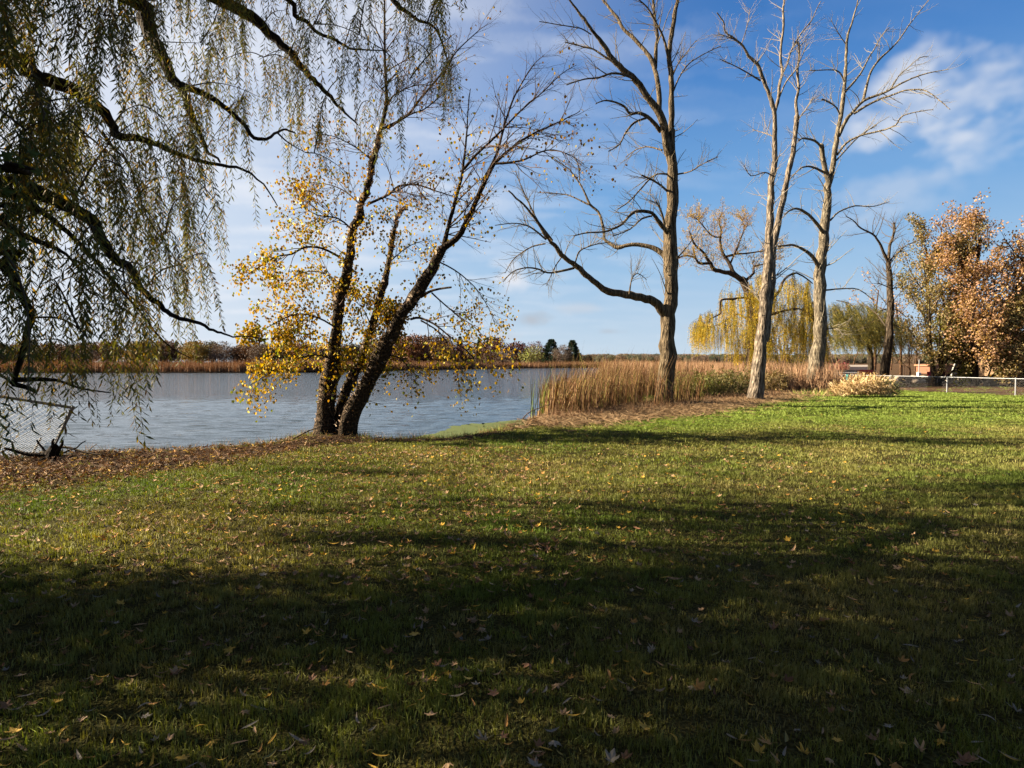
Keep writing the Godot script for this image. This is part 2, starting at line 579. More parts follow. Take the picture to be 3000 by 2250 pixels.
func make_grass():
	var sets := [
		# depth from, to, tufts per square metre, radius, height, width, blades, margin
		[0.8, 5.0, 420.0, 0.05, 0.055, 0.0017, 18],
		[5.0, 10.0, 200.0, 0.07, 0.055, 0.0024, 20],
		[10.0, 19.0, 75.0, 0.12, 0.055, 0.0036, 24],
		[19.0, 46.0, 22.0, 0.24, 0.06, 0.0075, 28],
	]
	var si := 0
	for e in sets:
		var lists := [[], [], []]
		var cols := [PackedColorArray(), PackedColorArray(), PackedColorArray()]
		var meshes := []
		for k in 3: meshes.append(grass_tuft(100 + si * 10 + k, e[6], e[3], e[4], e[5]))
		rng.seed = 500 + si
		var d0: float = e[0]; var d1: float = e[1]
		var half := 0.9 * d1 + 2.0
		var total := int((d1 - d0) * half * 2.0 * e[2])
		for k in total:
			var z := -rf(d0, d1)
			var x := rf(-half, half)
			if absf(x) > -z * 0.9 + 2.0: continue
			var s := shore(x, z) if x < 3.0 else 5.0
			if s < 0.1: continue
			var q := zone(x, z, s)
			if rng.randf() > q.x * 1.15 + 0.05: continue
			var v := rng.randi() % 3
			var sc := rf(0.7, 1.35)
			var n := n_mid.get_noise_2d(x * 5.0 + 40.0, z * 5.0) * 0.5 + 0.5
			var n2 := n_fine.get_noise_2d(x * 4.0, z * 4.0) * 0.5 + 0.5
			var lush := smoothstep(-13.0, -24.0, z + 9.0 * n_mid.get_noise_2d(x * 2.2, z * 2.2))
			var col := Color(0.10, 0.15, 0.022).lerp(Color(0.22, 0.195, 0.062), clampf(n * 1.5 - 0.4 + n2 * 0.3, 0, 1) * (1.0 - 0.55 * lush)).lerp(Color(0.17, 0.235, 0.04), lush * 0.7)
			var n3 := n_fine.get_noise_2d(x * 26.0, z * 26.0)
			var n4 := n_fine.get_noise_2d(x * 85.0 + 300.0, z * 85.0)
			if n4 < -0.22 and rng.randf() < 0.75: continue
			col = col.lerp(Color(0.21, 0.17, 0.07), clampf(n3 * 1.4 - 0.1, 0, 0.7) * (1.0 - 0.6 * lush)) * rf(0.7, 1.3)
			lists[v].append(Transform3D(Basis(Vector3.UP, rf(0, TAU)).scaled(Vector3(sc, sc * (0.6 + 0.4 * n2 + 0.7 * maxf(0.0, -n3) + 0.9 * maxf(n4, -0.3)), sc)), Vector3(x, ground_y(x, z, s), z)))
			cols[v].append(col)
		for v in 3:
			var o := multi(meshes[v], lists[v], cols[v], "grass", M.blade)
			tag(o, ["short trampled grass in the shade by the viewer", "short dappled grass of the middle lawn", "short lawn grass before the reed bed", "bright green grass of the far lawn"][si], "grass")
		si += 1

func make_fallen_leaves():
	rng.seed = 4242
	var broad := []
	for k in 5: broad.append(lobed_leaf([0.15, 0.5, -0.4, 0.8, 0.3][k], 60 + k))
	var narrow := []
	for k in 5: narrow.append(narrow_leaf([0.5, 0.9, -0.3, 0.2, 1.2][k], [0.3, -0.4, 0.6, -0.2, 0.0][k]))
	var tones := [
		["brown", Color(0.12, 0.06, 0.032)], ["tan", Color(0.24, 0.155, 0.085)], ["yellow", Color(0.34, 0.21, 0.03)],
		["ochre", Color(0.24, 0.125, 0.035)], ["grey", Color(0.16, 0.14, 0.11)], ["olive", Color(0.13, 0.115, 0.035)]]
	var ms := []
	for t in tones:
		var m := mat(t[1], 0.7, 0.3)
		m.backlight_enabled = true
		m.backlight = Color(0.35, 0.3, 0.2)
		ms.append(m)
	# the ones that show largest: things of their own
	var made_b := 0; var made_n := 0
	while made_b < 130 or made_n < 220:
		var is_b := made_b < 130 and rng.randf() < 0.4
		if not is_b and made_n >= 220: is_b = true
		var px := rf(-60, 3060); var py := 2260.0 - pow(rng.randf(), 1.4) * 620.0
		var p := on_ground(px, py)
		p.y = ground_y(p.x, p.z, 5.0) + rf(0.012, 0.04)
		var k := rng.randi() % 5
		var t: int = [0, 0, 1, 1, 2, 3, 4][rng.randi() % 7] if is_b else [1, 2, 2, 3, 4, 4, 5][rng.randi() % 7]
		var o: MeshInstance3D
		var tilt := Basis(rv().normalized(), rf(0, 0.45)) * Basis(Vector3.UP, rf(0, TAU))
		if is_b:
			o = put(broad[k], "fallen_broad_leaf", ms[t])
			tag(o, "%s lobed leaf lying %s on the grass" % [tones[t][0], ["flat", "curled up", "face down", "tightly curled", "half curled"][k]], "fallen leaf", "broad leaves fallen on the lawn")
			o.transform = Transform3D(tilt.scaled(Vector3.ONE * rf(0.05, 0.10)), p)
			made_b += 1
		else:
			o = put(narrow[k], "fallen_willow_leaf", ms[t])
			tag(o, "narrow %s willow leaf lying %s on the grass" % [tones[t][0], ["bowed", "strongly bowed", "face down", "nearly straight", "curled"][k]], "fallen leaf", "willow leaves fallen on the lawn")
			o.transform = Transform3D(tilt.scaled(Vector3.ONE * rf(0.045, 0.095)), p)
			made_n += 1
	# all the others
	var xa := []; var ca := PackedColorArray(); var xb := []; var cb := PackedColorArray()
	for k in 9000:
		var z := -rf(3.0, 26.0)
		var x := rf(-0.9, 0.9) * (-z) - (2.0 if rng.randf() < 0.4 else 0.0)
		if rng.randf() > 1.25 - 0.045 * -z: continue
		var s := shore(x, z) if x < 3.0 else 5.0
		if s < 0.2: continue
		var p := Vector3(x, ground_y(x, z, s) + rf(0.02, 0.05), z)
		var tilt := Basis(rv().normalized(), rf(0, 0.5)) * Basis(Vector3.UP, rf(0, TAU))
		var t: int = [0, 1, 1, 2, 3, 3, 4][rng.randi() % 7]
		var col: Color = tones[t][1]
		col = col * rf(0.7, 1.2)
		if rng.randf() < 0.3:
			xa.append(Transform3D(tilt.scaled(Vector3.ONE * rf(0.04, 0.085)), p)); ca.append(col * 0.85)
		else:
			xb.append(Transform3D(tilt.scaled(Vector3.ONE * rf(0.04, 0.085)), p)); cb.append(col * 0.85)
	for k in 4200:                         # thicker under the willow
		var z := -rf(4.5, 12.0)
		var x := rf(-9.5, 0.5) if rng.randf() < 0.75 else rf(-4.0, 5.0)
		var s := shore(x, z)
		if s < 0.2: continue
		var p := Vector3(x, ground_y(x, z, s) + rf(0.02, 0.055), z)
		var tilt := Basis(rv().normalized(), rf(0, 0.6)) * Basis(Vector3.UP, rf(0, TAU))
		var t: int = [0, 0, 1, 1, 1, 2, 3][rng.randi() % 7]
		var col: Color = tones[t][1]
		col = col * rf(0.7, 1.4)
		if rng.randf() < 0.45:
			xa.append(Transform3D(tilt.scaled(Vector3.ONE * rf(0.05, 0.10)), p)); ca.append(col)
		else:
			xb.append(Transform3D(tilt.scaled(Vector3.ONE * rf(0.06, 0.12)), p)); cb.append(col)
	# litter heaped on the left bank
	for k in 9000:
		var px := rf(-300, 1250); var p := on_ground(px, rf(1285, 1500))
		var s := shore(p.x, p.z)
		if s < 0.05 or zone(p.x, p.z, s).y < rf(0.2, 0.9): continue
		p.y = ground_y(p.x, p.z, s) + rf(0.0, 0.06)
		var tilt := Basis(rv().normalized(), rf(0, 0.9)) * Basis(Vector3.UP, rf(0, TAU))
		var t: int = [0, 0, 0, 1, 1, 2, 3][rng.randi() % 7]
		var col: Color = tones[t][1]
		col = col * rf(0.5, 1.1)
		if rng.randf() < 0.5:
			xa.append(Transform3D(tilt.scaled(Vector3.ONE * rf(0.06, 0.12)), p)); ca.append(col)
		else:
			xb.append(Transform3D(tilt.scaled(Vector3.ONE * rf(0.07, 0.16)), p)); cb.append(col)
	var la := multi(broad[1], xa, ca, "leaf_litter", M.dry)
	tag(la, "scattered small broad leaves across lawn and bank", "leaf litter")
	var lb := multi(narrow[1], xb, cb, "leaf_litter", M.dry)
	tag(lb, "scattered narrow leaves across lawn and bank", "leaf litter")

func make_straw():
	rng.seed = 909
	var a := Acc.new()
	tube(a, PackedVector3Array([Vector3(0, 0, -0.5), Vector3(0.03, 0.03, -0.1), Vector3(-0.02, 0.02, 0.5)]), PackedFloat32Array([0.011, 0.011, 0.007]), 3, Color(1, 1, 1))
	for j in 3:
		a.quad(Vector3(0.02 * j, 0.0, -0.3 + j * 0.1), Vector3(0.02 * j + 0.028, 0.0, -0.3 + j * 0.1), Vector3(0.1 * (j - 1) + 0.022, 0.04, 0.2 + j * 0.1), Vector3(0.1 * (j - 1), 0.04, 0.2 + j * 0.1), Vector3.UP, Color(1, 1, 1))
	var mesh := a.mesh()
	var xf := []; var cs := PackedColorArray()
	for k in 34000:
		var s0 := rng.randf() * (front.size() - 1)
		var j := int(s0)
		var f := front[j].lerp(front[j + 1], s0 - j)
		var p := Vector2(f.x + rng.randfn(0.0, 1.1), f.y + rng.randfn(0.1, 1.0))
		if shore(p.x, -p.y) < 0.1: continue
		var tilt := Basis(Vector3.UP, rf(0, TAU)) * Basis(Vector3.RIGHT, rf(-0.35, 0.35))
		xf.append(Transform3D(tilt.scaled(Vector3.ONE * rf(0.15, 0.55)), Vector3(p.x, ground_y(p.x, -p.y, 3.0) + rf(0.0, 0.1), -p.y)))
		cs.append(Color(0.30, 0.205, 0.11).lerp(Color(0.12, 0.07, 0.032), rng.randf()) * rf(0.55, 1.2))
	for k in 3200:
		var p := on_ground(rf(-200, 1500), rf(1255, 1420))
		var s := shore(p.x, p.z)
		if s < 0.05 or s > 2.6: continue
		if zone(p.x, p.z, s).y < rf(0.1, 0.7): continue
		var tilt := Basis(Vector3.UP, rf(0, TAU)) * Basis(Vector3.RIGHT, rf(-0.4, 0.4))
		xf.append(Transform3D(tilt.scaled(Vector3.ONE * rf(0.08, 0.32)), Vector3(p.x, ground_y(p.x, p.z, s) + rf(0.0, 0.05), p.z)))
		cs.append(Color(0.20, 0.125, 0.065).lerp(Color(0.07, 0.043, 0.024), pow(rng.randf(), 0.6)))
	tag(multi(mesh, xf, cs, "dry_straw", M.dry), "pale broken reed straw along the water's edge", "straw")

# ------------------------------------------------------------------ reeds
func reed_clump(sd: int, blades: int, spread_r: float, h: float, width: float, tones: Array, lean: float) -> ArrayMesh:
	rng.seed = sd
	var a := Acc.new()
	for k in blades:
		var an := rf(0, TAU); var r := sqrt(rng.randf()) * spread_r
		var p := Vector3(cos(an) * r, -0.1, sin(an) * r)
		var hh := h * rf(0.55, 1.15)
		var dirx := Vector3(lean * rf(0.2, 1.4) + rf(-0.12, 0.12), 0, rf(-0.22, 0.22))
		var brk := rng.randf() < 0.4
		var s := Vector3(rf(-1, 1), 0, rf(-1, 1)).normalized() * width * rf(0.6, 1.3)
		var col: Color = tones[rng.randi() % tones.size()]
		col = col * rf(0.7, 1.3)
		var nn := Vector3(-s.z, 0.0, s.x).normalized()
		var prev := p
		for j in 4:
			var t := (j + 1) / 4.0
			var q := p + Vector3(0, hh * t, 0) + dirx * hh * t * t
			if brk and j >= 2: q = prev + (dirx * 2.2 + Vector3(0, -0.45, 0)) * hh * 0.3
			var w0 := 1.0 - 0.22 * j; var w1 := 1.0 - 0.22 * (j + 1)
			a.quad(prev - s * w0, prev + s * w0, q + s * w1, q - s * w1, nn, col)
			prev = q
	return a.mesh()

func make_reeds():
	var rust := [Color(0.19, 0.092, 0.042), Color(0.21, 0.125, 0.06), Color(0.14, 0.066, 0.03), Color(0.28, 0.185, 0.10), Color(0.19, 0.12, 0.035), Color(0.14, 0.13, 0.03), Color(0.10, 0.052, 0.028)]
	var tan_ := [Color(0.26, 0.16, 0.09), Color(0.19, 0.105, 0.058), Color(0.31, 0.205, 0.125), Color(0.14, 0.075, 0.042)]
	var meshes := []
	for k in 4: meshes.append(reed_clump(300 + k, 15, 0.17, 1.85, 0.014, rust, 0.26))
	for k in 3: meshes.append(reed_clump(310 + k, 17, 0.35, 1.7, 0.015, tan_, 0.12))
	for k in 2: meshes.append(reed_clump(320 + k, 18, 0.28, 0.55, 0.010, tan_, 0.5))
	var xf := []; var cs := []
	for k in meshes.size():
		xf.append([]); cs.append(PackedColorArray())
	rng.seed = 321
	for k in 2300:
		var s0 := rng.randf() * (front.size() - 1)
		var j := int(s0)
		var f := front[j].lerp(front[j + 1], s0 - j)
		var t := (front[j + 1] - front[j]).normalized()
		var back := Vector2(-t.y, t.x)
		if back.y < 0: back = -back
		var b := pow(rng.randf(), 1.3) * 9.0 + 0.5
		if f.x > 4.3: b += 1.9
		if f.x > 6.4: b += 2.2
		var p := f + back * b
		var px := to_px(Vector3(p.x, 0, -p.y)).x
		if px < 1590.0: continue
		var clump := n_fine.get_noise_2d(p.x * 16.0, p.y * 16.0) + 0.6 * n_fine.get_noise_2d(p.x * 50.0, p.y * 50.0)
		if px < 2000.0 and clump < rf(-0.25, 0.3): continue
		var rustp := px < 1960.0
		if px > 2240.0 and b < 3.0: continue
		var m := rng.randi() % 4 if rustp else 4 + rng.randi() % 3
		var h := rf(0.7, 1.08) * (1.0 + 0.3 * clump)
		if b < 1.8 and rng.randf() < 0.5:
			m = 7 + rng.randi() % 2
			h = rf(0.6, 1.2)
		if px < 1680.0: h *= 0.92
		var y := maxf(ground_y(p.x, -p.y, shore(p.x, -p.y)), -0.6)
		xf[m].append(Transform3D(Basis(Vector3.UP, rf(-0.7, 0.7)).scaled(Vector3(1, h, 1)), Vector3(p.x, y, -p.y)))
		cs[m].append(Color(1, 1, 1) * rf(0.45, 1.45))
	for k in 90:
		var s0 := rng.randf() * 4.2
		var j := int(s0)
		var p := front[j].lerp(front[j + 1], s0 - j) + Vector2(rf(0.2, 1.5), rf(0.8, 5.0))
		var m := rng.randi() % 4
		xf[m].append(Transform3D(Basis(Vector3.UP, rf(-0.5, 0.5)).scaled(Vector3(0.8, rf(1.15, 1.4), 0.8)), Vector3(p.x, -0.1, -p.y)))
		cs[m].append(Color(0.8, 0.75, 0.7) * rf(0.4, 1.0))
	for k in 900:                            # trampled low growth in front
		var s0 := rng.randf() * (front.size() - 1)
		var j := int(s0)
		var p := front[j].lerp(front[j + 1], s0 - j) + Vector2(rng.randfn(0.0, 0.6), rng.randfn(0.2, 0.75))
		if shore(p.x, -p.y) < 0.05: continue
		var m := 7 + rng.randi() % 2
		var w := rf(0.7, 1.2)
		xf[m].append(Transform3D(Basis(Vector3.UP, rf(0, TAU)).scaled(Vector3(w, rf(0.25, 0.8), w)), Vector3(p.x, 0.0, -p.y)))
		cs[m].append(Color(1, 1, 1) * rf(0.45, 1.2))
	# beyond: along the right shore of the lake
	for k in 5200:
		var t := rng.randf()
		var d := lerpf(34.0, 215.0, t * t)
		var x0 := 0.0
		for e in [[34, 5.0], [60, 10.0], [110, 22.0], [170, 38.0], [215, 52.0]]: if d >= e[0]: x0 = e[1] + (d - e[0]) * 0.24
		var x := x0 + pow(rng.randf(), 1.6) * (8.0 + d * 0.16)
		var m := 4 + rng.randi() % 3
		var w := rf(1.0, 1.7)
		xf[m].append(Transform3D(Basis(Vector3.UP, rf(0, TAU)).scaled(Vector3(w, rf(0.8, 1.15), w)), Vector3(x, -0.1, -d)))
		cs[m].append(Color(1, 1, 1) * rf(0.8, 1.15))
	var labels := ["rust brown cattails leaning in the wind beside the big bare tree"]
	for k in meshes.size():
		var o := multi(meshes[k], xf[k], cs[k], "reeds", M.reed)
		var l: String = labels[0] if k < 4 else ("pale tan reeds spreading behind the bare trees" if k < 7 else "low bent reeds at the front of the bed")
		tag(o, l, "reeds")
	# far shore
	var far := []
	for k in 3: far.append(reed_clump(340 + k, 26, 0.9, 2.5, 0.045, tan_, 0.06))
	var fx := [[], [], []]; var fc := [PackedColorArray(), PackedColorArray(), PackedColorArray()]
	rng.seed = 345
	var line := PackedVector2Array([Vector2(-150, 127), Vector2(-105, 126), Vector2(-57, 127), Vector2(-40, 131), Vector2(-29, 157), Vector2(-15, 185), Vector2(16, 226), Vector2(40, 236), Vector2(62, 238)])
	for k in 6500:
		var s0 := rng.randf() * (line.size() - 1)
		var j := int(s0)
		var f := line[j].lerp(line[j + 1], s0 - j)
		var b := pow(rng.randf(), 1.5) * 22.0 + 0.6
		var p := f + Vector2(b * 0.25 if j > 2 else 0.0, b)
		if j > 2: p = f + Vector2(-b * 0.75, b * 0.6)
		var v := rng.randi() % 3
		var h := rf(0.7, 1.05) * (1.0 if j < 4 else 0.9)
		fx[v].append(Transform3D(Basis(Vector3.UP, rf(0, TAU)).scaled(Vector3(1, h, 1)), Vector3(p.x, -0.25, -p.y)))
		fc[v].append(Color(0.8, 0.75, 0.7) * rf(0.7, 1.1))
	for v in 3:
		tag(multi(far[v], fx[v], fc[v], "reeds", M.reed), "brown reed belt along the far lake shore", "reeds")

func make_cattail_details():
	# green cattails standing in the water
	rng.seed = 611
	var greens := [Color(0.10, 0.16, 0.03), Color(0.14, 0.18, 0.03), Color(0.07, 0.12, 0.03), Color(0.30, 0.26, 0.07)]
	var spots := [[1566, 1222, 1.75, 11, "tall green cattail clump standing in the water before the rusty reeds"], [1588, 1224, 1.45, 8, "smaller leaning green cattail clump beside the tall green one"], [1434, 1236, 0.55, 4, "short green cattail shoot by the cut reed stubs"]]
	for e in spots:
		var g := on_ground(e[0], e[1])
		g.y = minf(ground_y(g.x, g.z, shore(g.x, g.z)), -0.1)
		var t := thing("cattail_clump", e[4], "cattail", g)
		for k in e[3]:
			var a := Acc.new()
			var h: float = e[2] * rf(0.7, 1.1)
			var p := Vector3(rf(-0.13, 0.13), -0.2, rf(-0.13, 0.13))
			var l := Vector3(rf(-0.1, 0.3), 0, rf(-0.15, 0.15))
			var col: Color = greens[rng.randi() % 4]
			var s := Vector3(rf(-1, 1), 0, rf(-0.4, 0.4)).normalized() * 0.016
			var prev := p
			for j in 5:
				var u := (j + 1) / 5.0
				var q := p + Vector3(0, (h + 0.2) * u, 0) + l * h * u * u
				var low := Color(0.42, 0.27, 0.11) if j == 0 else col
				a.quad(prev - s * (1.0 - 0.19 * j), prev + s * (1.0 - 0.19 * j), q + s * (0.81 - 0.19 * j), q - s * (0.81 - 0.19 * j), Vector3(-s.z, 0, s.x).normalized(), low)
				prev = q
			put(a.mesh(), "blade", M.reed, t)
	# cut stubs
	var stubs := [[1452, 1238, 20], [1461, 1237, 22], [1468, 1236, 20], [1475, 1235, 26], [1483, 1232, 30], [1490, 1233, 36], [1496, 1230, 30], [1504, 1231, 26], [1512, 1229, 34], [1519, 1226, 22], [1540, 1226, 42], [1549, 1228, 34], [1579, 1226, 28], [1605, 1224, 30]]
	for e in stubs:
		var g := on_ground(e[0], e[1])
		var a := Acc.new()
		var h: float = e[2] * -g.z / F + 0.1
		var tip := Vector3(rf(-0.04, 0.04), h - 0.1, rf(-0.04, 0.04))
		tube(a, PackedVector3Array([Vector3(0, -0.15, 0), tip * 0.5, tip]), PackedFloat32Array([0.03, 0.027, 0.022]), 6, Color(0.40, 0.26, 0.12) * rf(0.7, 1.15), 0.2)
		for q in 2:
			a.quad(Vector3(0.02, 0, 0), Vector3(0.035, 0, 0.01), tip * 0.9 + Vector3(0.05, 0, 0.02), tip * 0.9 + Vector3(0.03, 0.02, 0.0), Vector3.BACK, Color(0.46, 0.32, 0.16))
		var o := put(a.mesh(), "reed_stub", M.reed)
		o.position = Vector3(g.x, ground_y(g.x, g.z, shore(g.x, g.z)), g.z)
		tag(o, "pale cut reed stub at the water's edge", "reed stub", "cut reed stubs by the shore")
	# a leaning stick
	var st := Acc.new()
	tube(st, smooth(PackedVector3Array([on_ground(1530, 1228), at(1555, 1205, 18.2), at(1612, 1184, 18.4)]), 3), taper(7, 0.02, 0.01), 5, Color(0.07, 0.05, 0.04))
	tag(put(st.mesh(), "leaning_stick", M.twig), "thin dark stick leaning across the green cattails", "stick")
	# duckweed
	var wd := Acc.new()
	var rim := []
	for e in [[1225, 1283], [1290, 1267], [1334, 1251], [1372, 1244], [1429, 1241], [1500, 1234], [1560, 1227], [1590, 1236], [1570, 1262], [1480, 1285], [1330, 1300], [1230, 1302]]:
		rim.append(on_ground(e[0], e[1] , WATER))
	var c := Vector3.ZERO
	for p in rim: c += p
	c /= rim.size()
	for j in rim.size():
		var p: Vector3 = rim[j]; var q: Vector3 = rim[(j + 1) % rim.size()]
		for k in 6:
			var p1 := p.lerp(q, k / 6.0); var q1 := p.lerp(q, (k + 1) / 6.0)
			p1 += Vector3(n_fine.get_noise_2d(p1.x * 60, p1.z * 60), 0, n_fine.get_noise_2d(p1.z * 60, p1.x * 60)) * 0.3
			q1 += Vector3(n_fine.get_noise_2d(q1.x * 60, q1.z * 60), 0, n_fine.get_noise_2d(q1.z * 60, q1.x * 60)) * 0.3
			p1.y = WATER + 0.03; q1.y = WATER + 0.03
			wd.tri(Vector3(c.x, WATER + 0.03, c.z), p1, q1, Vector3.UP, Color(1, 1, 1))
	tag(put(wd.mesh(), "duckweed", M.weed), "flat green duckweed film floating at the shore", "duckweed", "", "stuff")

# ------------------------------------------------------------------ weeping trees
func strand(sd: int, length: float, leaf: float, width: float, gap: float, tones: Array, wind: float) -> ArrayMesh:
	rng.seed = sd
	var a := Acc.new()
	var pts := PackedVector3Array()
	var n := 7
	var out := rf(0.08, 0.22)
	for j in n + 1:
		var t := float(j) / n
		pts.append(Vector3(out * (1.0 - exp(-t * 3.0)) + wind * t * t * length, -length * t + 0.03 * sin(t * 3.0), rf(-0.02, 0.02)))
	tube(a, pts, taper(n + 1, 0.0035, 0.0012), 3, Color(0.10, 0.08, 0.035))
	var u := 0.08 * length
	var side := 0.0
	while u < length:
		var t := u / length * n
		var j := mini(int(t), n - 1)
		var p := pts[j].lerp(pts[j + 1], t - j)
		var d := (pts[j + 1] - pts[j]).normalized()
		side += 2.2 + rf(-0.5, 0.5)
		var o := Vector3(cos(side), 0, sin(side))
		var ld := (o * rf(0.35, 1.0) + d * rf(0.5, 1.1) + Vector3(wind, 0, 0)).normalized()
		var nn := ld.cross(rv()).normalized()
		var col: Color = tones[rng.randi() % tones.size()]
		add_leaf(a, p, ld, nn, leaf * rf(0.6, 1.15), width * rf(0.8, 1.2), col * rf(0.75, 1.25))
		u += gap * rf(0.6, 1.4)
	return a.mesh()

# joins targets to the nearest branch with an arching shoot and hangs strands from it
func weep(nodes: PackedVector3Array, targets: Array, wood: Acc, bark: Color, per: int, xf: Array, keep: Callable, thick: float):
	for e in targets:
		var p: Vector3 = e
		var best := -1; var bd := 1e9
		for j in nodes.size():
			var q := nodes[j]
			var d := q.distance_squared_to(p) + (4.0 if q.y < p.y - 1.2 else 0.0)
			if d < bd:
				bd = d; best = j
		var q := nodes[best]
		var l := q.distance_to(p)
		if l > 4.5: continue
		var arch := Vector3(0, 0.16 * l, 0) + rv() * 0.12 * l
		var pts := smooth(PackedVector3Array([q, q.lerp(p, 0.35) + arch * 0.8, q.lerp(p, 0.7) + arch * 0.7, p]), 3)
		tube(wood, pts, taper(pts.size(), thick * (0.7 + 0.25 * l), thick * 0.3), 4, bark)
		for j in range(2, pts.size(), 2): nodes.append(pts[j])
		for k in per:
			var t := sqrt(rf(0.03, 1.0)) * (pts.size() - 1.001)
			var s := pts[int(t)].lerp(pts[int(t) + 1], t - int(t))
			var sc := rf(0.65, 1.15)
			var fit: float = keep.call(s, sc)
			if fit <= 0.0: continue
			xf.append(Transform3D(Basis(Vector3.UP, rf(0, TAU)).scaled(Vector3.ONE * fit), s))

func limbs_of(t: Node3D, list: Array, depth: float, m: Material, col: Color, nodes: PackedVector3Array, sides := 8, lump := 0.25) -> Array:
	# each: pixels, depth offset at start and end, width in pixels at start and end, name
	var out := []
	for e in list:
		var d0: float = depth + e[1]; var d1: float = depth + e[2]
		var pts := limb_points(e[0], d0, d1)
		var wob: float = e[3] * d0 / F * 0.05
		pts = jitter(pts, wob)
		var name: String = e[5] if e.size() > 5 else "branch"
		var flare := 0.35 if name == "trunk" else 0.0
		var rad := taper(pts.size(), e[3] * 0.5 * d0 / F, e[4] * 0.5 * d1 / F, flare)
		if name == "trunk":
			pts[0] += Vector3(0, -0.25, 0)
		var a := Acc.new()
		tube(a, pts, rad, 12 if name == "trunk" else sides, col, lump)
		for j in a.v.size(): a.v[j] -= t.position
		put(a.mesh(), name, m, t)
		for j in pts.size(): nodes.append(pts[j])
		out.append([pts, rad])
	return out

